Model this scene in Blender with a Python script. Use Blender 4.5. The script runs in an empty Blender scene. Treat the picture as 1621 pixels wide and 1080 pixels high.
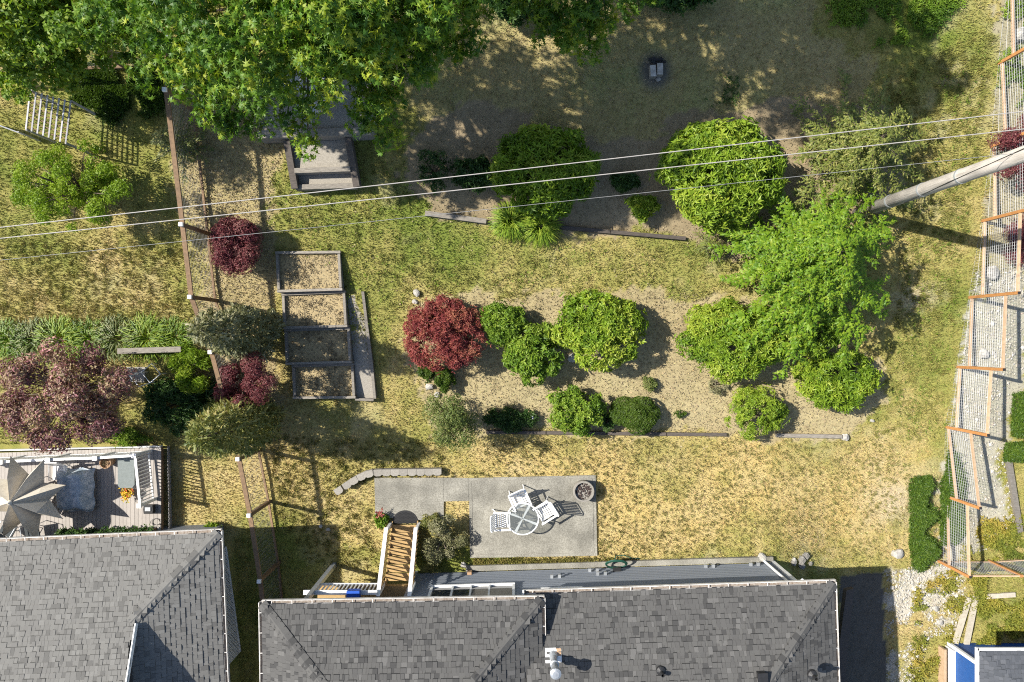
import bpy, math, random
import numpy as np
from mathutils import Vector, Matrix

# ------------------------------------------------------------------ camera, sky, sun, exposure
SC = bpy.context.scene
H, FPX, CU, CV = 26.0, 1081.0, 810.5, 540.0
cam_d = bpy.data.cameras.new('camera'); cam = bpy.data.objects.new('camera', cam_d)
SC.collection.objects.link(cam)
cam.location = (0, 0, H); cam.rotation_euler = (0, 0, 0)
cam_d.sensor_width = 36.0; cam_d.sensor_fit = 'HORIZONTAL'
cam_d.lens = 36.0 * FPX / 1621.0
cam_d.clip_start = 0.1; cam_d.clip_end = 2000.0
SC.camera = cam

SUN_EL = math.radians(45.0)
SHX, SHY = 0.974, -0.226            # where shadows point on the ground
world = bpy.data.worlds.new('World'); SC.world = world; world.use_nodes = True
wn = world.node_tree; wn.nodes.clear()
w_out = wn.nodes.new('ShaderNodeOutputWorld'); w_bg = wn.nodes.new('ShaderNodeBackground')
w_sky = wn.nodes.new('ShaderNodeTexSky'); w_sky.sky_type = 'NISHITA'; w_sky.sun_disc = False
w_sky.sun_elevation = SUN_EL; w_sky.sun_rotation = math.atan2(-SHX, -SHY)
w_bg.inputs['Strength'].default_value = 0.094
wn.links.new(w_sky.outputs['Color'], w_bg.inputs['Color']); wn.links.new(w_bg.outputs['Background'], w_out.inputs['Surface'])
sun_d = bpy.data.lights.new('sun', 'SUN'); sun_d.energy = 4.6; sun_d.angle = math.radians(0.53)
sun_d.color = (1.0, 0.95, 0.86)
sun = bpy.data.objects.new('sun', sun_d); SC.collection.objects.link(sun)
_dir = Vector((SHX * math.cos(SUN_EL), SHY * math.cos(SUN_EL), -math.sin(SUN_EL)))
sun.rotation_euler = _dir.to_track_quat('-Z', 'Y').to_euler(); sun.location = (-30, 7, 40)
SC.view_settings.view_transform = 'Standard'; SC.view_settings.look = 'None'
SC.view_settings.exposure = 1.02; SC.view_settings.gamma = 1.0
SC.view_settings.use_curve_mapping = False
SC.render.engine = 'CYCLES'
SC.cycles.max_bounces = 6; SC.cycles.transparent_max_bounces = 12
SC.cycles.use_denoising = False
SC.cycles.filter_width = 1.1

# ------------------------------------------------------------------ helpers
rng = np.random.default_rng(7); random.seed(7)
COL = SC.collection

def softplus(t, w): return w * np.logaddexp(0.0, t / w)
def sstep(a, b, t):
    t = np.clip((t - a) / (b - a), 0, 1); return t * t * (3 - 2 * t)
SL = 0.20
def gh(x, y):
    """height of the ground: the yard climbs away from the houses, the right-hand strip keeps falling"""
    x = np.asarray(x, float); y = np.asarray(y, float)
    c = SL * softplus(y + 4.5, 0.35)
    r = SL * (y + 4.5)
    r = np.maximum(r, -1.4)
    w = sstep(9.5, 13.0, x)
    z = c * (1 - w) + r * w
    return 4.8 - softplus(4.8 - z, 0.4)
def g1(x, y): return float(gh(x, y))
def Wp(u, v, z):
    d = (H - z) / FPX
    return Vector(((u - CU) * d, (CV - v) * d, z))
def G(u, v, h=0.0):
    z = h
    for _ in range(14):
        d = (H - z) / FPX
        z = g1((u - CU) * d, (CV - v) * d) + h
    return Wp(u, v, z)

_tab = np.random.default_rng(99).random((256, 256))
def vnoise(x, y):
    xi = np.floor(x).astype(int); yi = np.floor(y).astype(int)
    fx = x - xi; fy = y - yi
    fx = fx * fx * (3 - 2 * fx); fy = fy * fy * (3 - 2 * fy)
    a = _tab[xi & 255, yi & 255]; b = _tab[(xi + 1) & 255, yi & 255]
    c = _tab[xi & 255, (yi + 1) & 255]; d = _tab[(xi + 1) & 255, (yi + 1) & 255]
    return (a * (1 - fx) + b * fx) * (1 - fy) + (c * (1 - fx) + d * fx) * fy
def fbm(x, y, f, o=4, s=0.0):
    t = 0; a = 1; n = 0
    for i in range(o):
        t = t + a * vnoise(x * f + 17.3 * i + s, y * f + 9.1 * i + s * 1.7); n += a; a *= 0.55; f *= 2.03
    return t / n

# --- materials
MATS = {}
def _new(name):
    m = bpy.data.materials.new(name); m.use_nodes = True
    nt = m.node_tree; nt.nodes.clear()
    o = nt.nodes.new('ShaderNodeOutputMaterial'); b = nt.nodes.new('ShaderNodeBsdfPrincipled')
    nt.links.new(b.outputs[0], o.inputs['Surface'])
    return m, nt, b, o
def _ramp(nt, cols):
    r = nt.nodes.new('ShaderNodeValToRGB'); e = r.color_ramp.elements
    while len(e) < len(cols): e.new(0.5)
    for i, (p, c) in enumerate(cols): e[i].position = p; e[i].color = (*c, 1)
    return r
def mat_plain(name, c1, c2=None, scale=8.0, rough=0.7, metal=0.0, stretch=(1, 1, 1), bump=0.0, vary=0.12, spec=0.3, detail=6.0, blotch=0.0):
    """two-tone noise over world-sized object coordinates, a little different on every piece"""
    m, nt, b, o = _new(name); L = nt.links.new
    c2 = c2 or tuple(x * 0.75 for x in c1)
    tc = nt.nodes.new('ShaderNodeTexCoord'); mp = nt.nodes.new('ShaderNodeMapping')
    mp.inputs['Scale'].default_value = stretch
    no = nt.nodes.new('ShaderNodeTexNoise'); no.inputs['Scale'].default_value = scale; no.inputs['Detail'].default_value = detail
    no.inputs['Roughness'].default_value = 0.65
    r = _ramp(nt, [(0.3, c2), (0.7, c1)])
    L(tc.outputs['Object'], mp.inputs[0]); L(mp.outputs[0], no.inputs['Vector']); L(no.outputs[0], r.inputs[0])
    oi = nt.nodes.new('ShaderNodeObjectInfo'); mr = nt.nodes.new('ShaderNodeMapRange')
    mr.inputs['To Min'].default_value = 1 - vary; mr.inputs['To Max'].default_value = 1 + vary
    mx = nt.nodes.new('ShaderNodeVectorMath'); mx.operation = 'SCALE'
    L(oi.outputs['Random'], mr.inputs['Value']); L(r.outputs[0], mx.inputs[0]); L(mr.outputs[0], mx.inputs['Scale'])
    src = mx.outputs[0]
    if blotch:
        n2 = nt.nodes.new('ShaderNodeTexNoise'); n2.inputs['Scale'].default_value = 1.3; n2.inputs['Detail'].default_value = 5.0; L(tc.outputs['Object'], n2.inputs['Vector'])
        m2 = nt.nodes.new('ShaderNodeMapRange'); m2.inputs['From Min'].default_value = .3; m2.inputs['From Max'].default_value = .7; m2.inputs['To Min'].default_value = 1 - blotch; m2.inputs['To Max'].default_value = 1 + blotch
        L(n2.outputs[0], m2.inputs['Value']); s2 = nt.nodes.new('ShaderNodeVectorMath'); s2.operation = 'SCALE'; L(src, s2.inputs[0]); L(m2.outputs[0], s2.inputs['Scale']); src = s2.outputs[0]
    L(src, b.inputs['Base Color'])
    b.inputs['Roughness'].default_value = rough; b.inputs['Metallic'].default_value = metal
    b.inputs['Specular IOR Level'].default_value = spec
    if bump:
        bn = nt.nodes.new('ShaderNodeBump'); bn.inputs['Strength'].default_value = bump; bn.inputs['Distance'].default_value = 0.02
        L(no.outputs[0], bn.inputs['Height']); L(bn.outputs[0], b.inputs['Normal'])
    MATS[name] = m; return m
def mat_tint(name, cols, rough=0.6, trans=0.0, tcol=None, spec=0.25, noise=0.0):
    """colour from the per-piece 'tint' attribute; leaves let some light through"""
    m, nt, b, o = _new(name); L = nt.links.new
    at = nt.nodes.new('ShaderNodeAttribute'); at.attribute_name = 'tint'
    r = _ramp(nt, [(i / (len(cols) - 1), c) for i, c in enumerate(cols)])
    L(at.outputs['Fac'], r.inputs[0])
    src = r.outputs[0]
    if noise:
        no = nt.nodes.new('ShaderNodeTexNoise'); no.inputs['Scale'].default_value = 60.0; no.inputs['Detail'].default_value = 4.0
        tc = nt.nodes.new('ShaderNodeTexCoord'); L(tc.outputs['Object'], no.inputs['Vector'])
        mr = nt.nodes.new('ShaderNodeMapRange'); mr.inputs['To Min'].default_value = 1 - noise; mr.inputs['To Max'].default_value = 1 + noise
        L(no.outputs[0], mr.inputs['Value'])
        mx = nt.nodes.new('ShaderNodeVectorMath'); mx.operation = 'SCALE'
        L(src, mx.inputs[0]); L(mr.outputs[0], mx.inputs['Scale']); src = mx.outputs[0]
    L(src, b.inputs['Base Color'])
    b.inputs['Roughness'].default_value = rough; b.inputs['Specular IOR Level'].default_value = spec
    if trans:
        t = nt.nodes.new('ShaderNodeBsdfTranslucent'); mix = nt.nodes.new('ShaderNodeMixShader'); mix.inputs[0].default_value = trans
        if tcol: 
            mm = nt.nodes.new('ShaderNodeVectorMath'); mm.operation = 'MULTIPLY'; mm.inputs[1].default_value = tcol
            L(src, mm.inputs[0]); L(mm.outputs[0], t.inputs['Color'])
        else: L(src, t.inputs['Color'])
        L(b.outputs[0], mix.inputs[1]); L(t.outputs[0], mix.inputs[2]); L(mix.outputs[0], o.inputs['Surface'])
    MATS[name] = m; return m
def mat_vcol(name, fine=0.35, scale=40.0, rough=0.95, bump=0.5):
    m, nt, b, o = _new(name); L = nt.links.new
    at = nt.nodes.new('ShaderNodeAttribute'); at.attribute_name = 'soil'
    tc = nt.nodes.new('ShaderNodeTexCoord')
    no = nt.nodes.new('ShaderNodeTexNoise'); no.inputs['Scale'].default_value = scale; no.inputs['Detail'].default_value = 8.0; no.inputs['Roughness'].default_value = 0.75
    L(tc.outputs['Object'], no.inputs['Vector'])
    mr = nt.nodes.new('ShaderNodeMapRange'); mr.inputs['From Min'].default_value = 0.3; mr.inputs['From Max'].default_value = 0.7
    mr.inputs['To Min'].default_value = 1 - fine; mr.inputs['To Max'].default_value = 1 + fine
    L(no.outputs[0], mr.inputs['Value'])
    mx = nt.nodes.new('ShaderNodeVectorMath'); mx.operation = 'SCALE'
    L(at.outputs['Color'], mx.inputs[0]); L(mr.outputs[0], mx.inputs['Scale']); L(mx.outputs[0], b.inputs['Base Color'])
    b.inputs['Roughness'].default_value = rough; b.inputs['Specular IOR Level'].default_value = 0.1
    bn = nt.nodes.new('ShaderNodeBump'); bn.inputs['Strength'].default_value = bump; bn.inputs['Distance'].default_value = 0.03
    L(no.outputs[0], bn.inputs['Height']); L(bn.outputs[0], b.inputs['Normal'])
    MATS[name] = m; return m

# --- mesh builders
def obj(name, me, mat, parent=None, kind=None):
    o = bpy.data.objects.new(name, me); COL.objects.link(o)
    if mat is not None and len(me.materials) == 0: me.materials.append(MATS[mat])
    if parent is not None:
        o.parent = parent
        if parent.parent is None and parent.type == 'EMPTY':
            o.matrix_parent_inverse = Matrix.Translation(-Vector(parent.location))
    if kind: o['kind'] = kind
    return o
class MB:
    def __init__(s): s.v = []; s.f = []
    def poly(s, pts, faces):
        n = len(s.v); s.v += [tuple(p) for p in pts]; s.f += [tuple(i + n for i in f) for f in faces]; return s
    def box(s, c, size, rz=0.0, R=None):
        M = R if R is not None else Matrix.Rotation(rz, 3, 'Z')
        c = Vector(c); hx, hy, hz = size[0] / 2, size[1] / 2, size[2] / 2
        P = [c + M @ Vector((x, y, z)) for x in (-hx, hx) for y in (-hy, hy) for z in (-hz, hz)]
        return s.poly(P, [(0, 1, 3, 2), (4, 6, 7, 5), (0, 4, 5, 1), (2, 3, 7, 6), (0, 2, 6, 4), (1, 5, 7, 3)])
    def beam(s, p0, p1, w, h, up=(0, 0, 1)):
        p0 = Vector(p0); p1 = Vector(p1); d = p1 - p0; l = d.length; d.normalize()
        upv = Vector(up)
        if abs(d.dot(upv)) > 0.98: upv = Vector((0, 1, 0))
        sd = d.cross(upv).normalized(); u2 = sd.cross(d)
        R = Matrix((d, sd, u2)).transposed()
        return s.box((p0 + p1) / 2, (l, w, h), R=R)
    def tube(s, pts, r, n=6, cap=True):
        pts = [Vector(p) for p in pts]; k = len(pts)
        rs = r if isinstance(r, (list, tuple)) else [r] * k
        V = []; F = []; prev = None
        for i, p in enumerate(pts):
            t = (pts[min(i + 1, k - 1)] - pts[max(i - 1, 0)]).normalized()
            if prev is None:
                a = Vector((0, 0, 1)) if abs(t.z) < 0.9 else Vector((1, 0, 0))
                prev = t.cross(a).normalized()
            prev = (prev - t * prev.dot(t)).normalized(); b = t.cross(prev)
            for j in range(n):
                an = 2 * math.pi * j / n
                V.append(p + (prev * math.cos(an) + b * math.sin(an)) * rs[i])
        for i in range(k - 1):
            for j in range(n):
                F.append((i * n + j, i * n + (j + 1) % n, (i + 1) * n + (j + 1) % n, (i + 1) * n + j))
        if cap:
            F.append(tuple(range(n - 1, -1, -1))); F.append(tuple((k - 1) * n + j for j in range(n)))
        return s.poly(V, F)
    def lathe(s, c, prof, n=20):
        c = Vector(c); V = []; F = []
        for (r, z) in prof:
            for j in range(n):
                a = 2 * math.pi * j / n; V.append(c + Vector((r * math.cos(a), r * math.sin(a), z)))
        for i in range(len(prof) - 1):
            for j in range(n): F.append((i * n + j, i * n + (j + 1) % n, (i + 1) * n + (j + 1) % n, (i + 1) * n + j))
        return s.poly(V, F)
    def prism(s, poly, z0, z1):
        n = len(poly)
        P = [(p[0], p[1], z0 if not callable(z0) else z0(p)) for p in poly] + [(p[0], p[1], z1 if not callable(z1) else z1(p)) for p in poly]
        F = [tuple(range(n - 1, -1, -1)), tuple(range(n, 2 * n))] + [(i, (i + 1) % n, n + (i + 1) % n, n + i) for i in range(n)]
        return s.poly(P, F)
    def build(s, name, mat, parent=None, kind=None, smooth=False):
        me = bpy.data.meshes.new(name); me.from_pydata([tuple(p) for p in s.v], [], s.f)
        if smooth: me.polygons.foreach_set('use_smooth', [True] * len(me.polygons))
        me.update()
        return obj(name, me, mat, parent, kind)
def np_mesh(name, V, F, mat, parent=None, tint=None, kind=None, smooth=False, vcol=None):
    V = np.ascontiguousarray(V, dtype=np.float32); F = np.ascontiguousarray(F, dtype=np.int32)
    me = bpy.data.meshes.new(name); k = F.shape[1]
    me.vertices.add(len(V)); me.vertices.foreach_set('co', V.ravel())
    me.loops.add(F.size); me.loops.foreach_set('vertex_index', F.ravel())
    me.polygons.add(len(F)); me.polygons.foreach_set('loop_start', np.arange(0, F.size, k, dtype=np.int32))
    me.update(calc_edges=True)
    me.polygons.foreach_set('use_smooth', np.full(len(F), bool(smooth)))
    if tint is not None:
        a = me.attributes.new('tint', 'FLOAT', 'FACE'); a.data.foreach_set('value', np.ascontiguousarray(tint, dtype=np.float32))
    if vcol is not None:
        a = me.attributes.new('soil', 'FLOAT_COLOR', 'POINT')
        c = np.ones((len(V), 4), dtype=np.float32); c[:, :3] = vcol; a.data.foreach_set('color', c.ravel())
    return obj(name, me, mat, parent, kind)

def tag(o, label=None, cat=None, group=None, kind=None):
    if label: o['label'] = label
    if cat: o['category'] = cat
    if group: o['group'] = group
    if kind: o['kind'] = kind
    return o
def thing(name, label, cat, loc=(0, 0, 0), group=None):
    o = bpy.data.objects.new(name, None); COL.objects.link(o); o.location = loc; o.empty_display_size = 0.2
    return tag(o, label, cat, group)

def unit(a): return a / np.maximum(np.linalg.norm(a, axis=-1, keepdims=True), 1e-9)
_RH = (np.array([(0, 0, 0), (.42, .5, .07), (1, 0, -.12), (.42, -.5, .07)]), np.array([(0, 1, 2), (0, 2, 3)]))
_MP = [(180, .30), (115, .50), (82, .15), (52, .66), (27, .17), (0, .74), (-27, .17), (-52, .66), (-82, .15), (-115, .50)]
_mp = [(.32, 0, .03)] + [(.32 + r * math.cos(math.radians(a)), r * math.sin(math.radians(a)), -.28 * r * r) for a, r in _MP]
_MAPLE = (np.array(_mp), np.array([(0, i, i % 10 + 1) for i in range(1, 11)]))
_SPR = (np.array([(0, 0, 0), (.3, .5, .0), (.34, .1, .02), (.62, .42, -.05), (.66, .08, -.03), (1, 0, -.12), (.66, -.08, -.03), (.62, -.42, -.05), (.34, -.1, .02), (.3, -.5, 0)]),
        np.array([(0, 1, 2), (2, 3, 4), (4, 5, 6), (6, 7, 8), (8, 9, 0), (0, 2, 8), (2, 4, 8), (8, 4, 6)]))
SHAPES = {'leaf': _RH, 'maple': _MAPLE, 'spray': _SPR}
def leaf_mesh(P, D, N, L, Wd, shape):
    """world-sized leaves: position, axis, normal, length, width"""
    S, F = SHAPES[shape]; n = len(P)
    D = unit(D); B = unit(np.cross(N, D)); N = np.cross(D, B)
    L = np.broadcast_to(L, (n,))[:, None, None]; Wd = np.broadcast_to(Wd, (n,))[:, None, None]
    V = P[:, None, :] + D[:, None, :] * S[None, :, 0:1] * L + B[:, None, :] * S[None, :, 1:2] * Wd + N[:, None, :] * S[None, :, 2:3] * L
    FF = F[None] + (np.arange(n) * len(S))[:, None, None]
    return V.reshape(-1, 3), FF.reshape(-1, 3), len(F)
def foliage(name, P, N, mat, parent, L=.12, Wd=.04, shape='leaf', m=1, tint=None, lift=.35, droop=0.0, jit=.5, kind=None):
    """m leaves spread round each point like a rosette"""
    n = len(P); N = unit(N)
    a = rng.random(n) * 6.283
    ref = np.where(np.abs(N[:, 2:3]) < .9, np.array([[0, 0, 1.]]), np.array([[1., 0, 0]]))
    T = unit(np.cross(N, ref)); B = np.cross(N, T)
    PP = []; DD = []; NN = []; tt = []
    if tint is None: tint = rng.random(n)
    for k in range(m):
        an = a + 6.283 * k / m + rng.normal(0, .25, n)
        D = T * np.cos(an)[:, None] + B * np.sin(an)[:, None] + N * (lift + rng.normal(0, .25, n))[:, None]
        D[:, 2] -= droop
        PP.append(P); DD.append(D); NN.append(N + rng.normal(0, jit, (n, 3))); tt.append(np.clip(tint + rng.normal(0, .08, n), 0, 1))
    P = np.concatenate(PP); D = np.concatenate(DD); N2 = np.concatenate(NN); t = np.concatenate(tt)
    s = rng.uniform(.7, 1.25, len(P))
    V, F, k = leaf_mesh(P, D, N2, L * s, Wd * s, shape)
    return np_mesh(name, V, F, mat, parent, tint=np.repeat(t, k), kind=kind)
def lump_pts(lumps, n, depth=.3, low=-.35, cull=.8):
    """points on a heap of ellipsoids, outward normals; points buried in another lump are dropped"""
    C = np.array([l[:3] for l in lumps], float); R = np.array([l[3:6] for l in lumps], float)
    ar = (R[:, 0] * R[:, 1] + R[:, 0] * R[:, 2] + R[:, 1] * R[:, 2])
    idx = rng.choice(len(C), n, p=ar / ar.sum())
    d = unit(rng.normal(0, 1, (n, 3))); neg = d[:, 2] < low; d[neg, 2] *= -1
    P = C[idx] + d * R[idx] * (1.0 + .10 * rng.random((n, 1)) ** 2 - depth * rng.random((n, 1)) ** 1.6)
    keep = np.ones(n, bool)
    for j in range(len(C)):
        q = np.linalg.norm((P - C[j]) / R[j], axis=1); keep &= ~((q < cull) & (idx != j))
    N = unit(d / R[idx]); return P[keep], N[keep], idx[keep]
def trunk_mesh(name, pts, r0, r1, mat, parent, extra=()):
    mb = MB(); k = len(pts); mb.tube(pts, [r0 + (r1 - r0) * i / (k - 1) for i in range(k)], 8)
    for (q, a, b) in extra:
        kk = len(q); mb.tube(q, [a + (b - a) * i / (kk - 1) for i in range(kk)], 6)
    return mb.build(name, mat, parent, smooth=True)
# ------------------------------------------------------------------ the ground
def inpoly(u, v, poly):
    c = np.zeros(np.shape(u), bool); n = len(poly); j = n - 1
    for i in range(n):
        xi, yi = poly[i]; xj, yj = poly[j]
        if yi != yj:
            c ^= ((yi > v) != (yj > v)) & (u < (xj - xi) * (v - yi) / (yj - yi) + xi)
        j = i
    return c
def ell(u, v, cu, cv, ru, rv): return np.clip(1.25 - np.hypot((u - cu) / ru, (v - cv) / rv), 0, 1) / 1.25 * 1.4
BED_LOW = [(655, 480), (700, 462), (760, 470), (880, 470), (960, 455), (1040, 462), (1090, 465), (1250, 480), (1330, 540), (1390, 575), (1400, 620), (1345, 690), (860, 684), (690, 690), (680, 620), (640, 560)]
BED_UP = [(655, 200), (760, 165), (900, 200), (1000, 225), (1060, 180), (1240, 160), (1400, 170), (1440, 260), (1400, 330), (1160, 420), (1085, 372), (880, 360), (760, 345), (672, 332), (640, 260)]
CHIPS_L = [(280, 140), (400, 140), (452, 215), (430, 300), (440, 640), (330, 640), (330, 480), (300, 380), (285, 280)]
GRAVEL = [(1420, 905), (1500, 880), (1530, 930), (1520, 1000), (1470, 1010), (1450, 1100), (1415, 1300), (1410, 1300), (1398, 905)]
GRAVEL_R = [(1545, 430), (1621, 420), (1640, 560), (1600, 640), (1592, 720), (1615, 840), (1560, 870), (1490, 900), (1485, 860), (1508, 660), (1530, 520)]
STRIP_R = [(1588, -200), (1800, -200), (1800, 420), (1560, 430), (1575, 230)]
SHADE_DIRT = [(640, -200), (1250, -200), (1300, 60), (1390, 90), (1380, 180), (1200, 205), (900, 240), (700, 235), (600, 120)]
def soil(x, y):
    """base colour of the earth and how much grass grows on it"""
    z = gh(x, y); d = FPX / (H - z); u0 = CU + x * d; v0 = CV - y * d
    w1 = fbm(x, y, .8, 3, 3.) - .5; w2 = fbm(x, y, .8, 3, 8.) - .5
    n0 = fbm(x, y, .35, 4, 1.); n1 = fbm(x, y, 1.6, 4, 5.); n2 = fbm(x, y, 5.5, 3, 11.)
    u = u0 + w1 * 60 + (n2 - .5) * 40; v = v0 + w2 * 60 + (n1 - .5) * 40
    # how green the turf is, by place
    gr = 0.38 + 0 * u
    gr += .30 * ell(u, v, 560, 320, 190, 130) + .16 * ell(u, v, 850, 410, 380, 80) + .18 * ell(u, v, 1500, 330, 130, 330)
    gr += .40 * ell(u, v, 1420, 20, 150, 80) + .2 * ell(u, v, 420, 890, 90, 90) - .42 * ell(u, v, 1100, 790, 420, 115)
    gr += .38 * ell(u, v, 800, 893, 330, 24) - .2 * ell(u, v, 560, 790, 160, 110) - .1 * ell(u, v, 1400, 800, 120, 150) + .15 * ell(u, v, 120, 470, 220, 60)
    gr += .3 * ell(u, v, 150, 140, 120, 60) + .25 * ell(u, v, 180, 670, 120, 60) + .5 * ell(u, v, 400, 1000, 60, 100) + .25 * ell(u, v, 1250, 880, 200, 40)
    g = np.clip(gr + (n0 - .5) * 1.25 + (n1 - .5) * .65 + (n2 - .5) * .4, 0, 1)[..., None]
    straw = np.array([.405, .332, .160]); straw2 = np.array([.43, .325, .122]); green = np.array([.150, .185, .036]); olive = np.array([.27, .248, .076])
    c = straw * (1 - n1[..., None]) + straw2 * n1[..., None]
    c = np.where(g < .5, c * (1 - 2 * g) + olive * 2 * g, olive * (2 - 2 * g) + green * (2 * g - 1))
    grass = np.ones(np.shape(u))
    worn = sstep(.60, .74, fbm(x, y, .55, 4, 41.)) * sstep(.35, .6, n1)
    c = c * (1 - .4 * worn[..., None]) + np.array([.41, .345, .205]) * .4 * worn[..., None]; grass = grass * (1 - .35 * worn)
    def lay(mask, col, amt=1.0, gm=0.0):
        nonlocal c, grass
        m = (mask * amt)[..., None]; c = c * (1 - m) + np.asarray(col) * m; grass = grass * (1 - mask * (1 - gm))
    k = (0.75 + .5 * n2)[..., None]
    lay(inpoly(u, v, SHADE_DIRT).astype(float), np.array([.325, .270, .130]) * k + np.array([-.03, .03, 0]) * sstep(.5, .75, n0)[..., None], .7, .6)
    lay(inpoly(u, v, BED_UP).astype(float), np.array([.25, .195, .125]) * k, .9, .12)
    u, v = u0 + w1 * 45 + (n2 - .5) * 34 + (n1 - .5) * 30, v0 + w2 * 45 + (fbm(x, y, 5.5, 3, 31.) - .5) * 34
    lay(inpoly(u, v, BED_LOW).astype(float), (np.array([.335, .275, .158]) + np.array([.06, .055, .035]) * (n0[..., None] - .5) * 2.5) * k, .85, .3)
    lay(inpoly(u, v, CHIPS_L).astype(float), np.array([.36, .285, .155]) * k, .75, .5)
    gm = inpoly(u, v, GRAVEL).astype(float)
    lay(gm * sstep(.36, .62, n1), np.array([.44, .41, .355]) * k, .9, .10); 
    lay(inpoly(u, v, GRAVEL_R).astype(float), np.array([.37, .35, .30]) * k, .8, .18)
    lay(inpoly(u, v, STRIP_R).astype(float), np.array([.30, .27, .19]) * k, .8, .2)
    lay(inpoly(u0, v0, [(1330, 912), (1398, 905), (1412, 1300), (1320, 1300)]).astype(float), np.array([.085, .08, .075]) * k, .95, .03)  # house shadow painted into the ground colour, near black along its east side
    for (a, b, ra, rb) in ((1455, 470, 45, 25), (1420, 800, 60, 40), (1010, 325, 30, 26)):
        lay(ell(u, v, a, b, ra, rb) * .8, (.42, .36, .26), .7, .6)
    lay(np.clip(ell(u0, v0, 1037, 113, 26, 30) * 1.5, 0, 1), (.10, .098, .095), .9, .0)
    # under slabs, houses and decks nothing grows
    for p in ([(594, 757), (943, 753), (945, 880), (744, 883), (743, 794), (703, 794), (702, 826), (594, 818)], [(640, 912), (1250, 893), (1330, 1300), (380, 1300), (420, 962), (600, 930)], [(-300, 705), (262, 702), (275, 860), (370, 845), (390, 1300), (-300, 1300)], [(1500, 1025), (1700, 1025), (1700, 1300), (1500, 1300)]):
        grass = np.where(inpoly(u0, v0, p), 0, grass)
    return c, grass, u0, v0
def axis(a, b, step, far):
    return np.concatenate([-np.array(far[::-1]) + 0., np.arange(a, b + 1e-6, step), np.array(far)])
gx = np.concatenate([[-600, -300, -150, -80, -50, -36], np.arange(-27, 27.01, .13), [36, 50, 80, 150, 300, 600]])
gy = np.concatenate([[-600, -300, -150, -80, -50, -30], np.arange(-17, 18.01, .13), [24, 36, 60, 120, 300, 600]])
GX, GY = np.meshgrid(gx, gy, indexing='ij')
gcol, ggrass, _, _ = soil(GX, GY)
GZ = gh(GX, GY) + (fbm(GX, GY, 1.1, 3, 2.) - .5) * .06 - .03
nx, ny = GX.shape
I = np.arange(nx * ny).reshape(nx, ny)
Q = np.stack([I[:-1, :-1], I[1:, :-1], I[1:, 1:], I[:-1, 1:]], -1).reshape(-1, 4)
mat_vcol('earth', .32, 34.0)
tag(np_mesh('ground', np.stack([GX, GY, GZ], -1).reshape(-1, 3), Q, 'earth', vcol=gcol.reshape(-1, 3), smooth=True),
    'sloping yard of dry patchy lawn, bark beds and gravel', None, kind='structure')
del GX, GY, GZ, Q, I

def scatter(n, x0=-21, x1=21, y0=-14, y1=14):
    return rng.uniform(x0, x1, n), rng.uniform(y0, y1, n)
# turf: short dry and green blades, coloured like the place they grow in
mat_vcol('turf', .12, 30.0, .85, 0.0)
def blades(name, x, y, col, hgt, wid, lean, label, cat, flatten=.0):
    n = len(x); a = rng.random(n) * 6.283; b = rng.random(n) * 6.283
    ln = lean * rng.random(n) ** .6; h = hgt * rng.uniform(.5, 1.3, n); w = wid * rng.uniform(.7, 1.4, n)
    base = np.stack([x, y, gh(x, y) - .02], 1)
    side = np.stack([np.cos(a), np.sin(a), 0 * a], 1) * w[:, None]
    tip = base + np.stack([np.cos(b) * np.sin(ln) * h, np.sin(b) * np.sin(ln) * h, np.cos(ln) * h + .03], 1)
    V = np.stack([base - side, base + side, tip], 1).reshape(-1, 3)
    C = np.repeat(col, 3, axis=0)
    o = np_mesh(name, V, np.arange(3 * n).reshape(-1, 3), 'turf', vcol=C)
    return tag(o, label, cat, kind='stuff')
sx, sy = scatter(620000)
c, gm, su, sv = soil(sx, sy)
k = rng.random(len(sx)) < gm * .97
sx, sy, c = sx[k], sy[k], c[k]
c = np.clip(c * rng.uniform(.78, 1.26, (len(c), 1)) * (1 + rng.normal(0, .06, (len(c), 3))), .01, .8)
blades('grass', sx, sy, c, .085, .013, 1.25, 'short patchy turf, straw dry with greener drifts', 'grass')
# tussocks: clumps of coarser, darker blades
def tussocks(name, poly, n, rad, per, hgt, cols, label, keep=lambda u, v: np.ones(len(u), bool)):
    us = np.array([p[0] for p in poly]); vs = np.array([p[1] for p in poly])
    u = rng.uniform(us.min(), us.max(), n); v = rng.uniform(vs.min(), vs.max(), n)
    m = inpoly(u, v, poly) & keep(u, v); u, v = u[m], v[m]
    pts = np.array([G(a, b)[:2] for a, b in zip(u, v)])
    m = soil(pts[:, 0], pts[:, 1])[1] > .5; pts = pts[m]
    r = rad * rng.uniform(.5, 1.3, len(pts)); 
    xs = np.repeat(pts[:, 0], per) + rng.normal(0, 1, len(pts) * per) * np.repeat(r, per) * .5
    ys = np.repeat(pts[:, 1], per) + rng.normal(0, 1, len(pts) * per) * np.repeat(r, per) * .5
    t = np.repeat(rng.random(len(pts)), per)[:, None]
    c = (np.array(cols[0]) * t + np.array(cols[1]) * (1 - t)) * rng.uniform(.7, 1.3, (len(xs), 1))
    return blades(name, xs, ys, c, hgt, .012, 1.0, label, 'grass')
tussocks('grass', [(760, 695), (1440, 695), (1440, 890), (950, 890), (950, 745), (760, 735)], 1900, .05, 16, .09, ((.245, .24, .08), (.32, .275, .105)), 'dense dark tufts dotting the straw lawn beside the patio')
tussocks('grass', [(340, 230), (680, 230), (700, 420), (1150, 380), (1150, 480), (640, 470), (600, 600), (470, 390)], 1700, .13, 20, .08, ((.20, .23, .055), (.30, .28, .09)), 'green tufts in the lawn above the middle bed')
tussocks('grass', [(0, 380), (300, 380), (330, 500), (0, 525)], 650, .11, 18, .11, ((.30, .31, .085), (.50, .42, .20)), 'rough meadow grass tufts beside the long fence')
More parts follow.
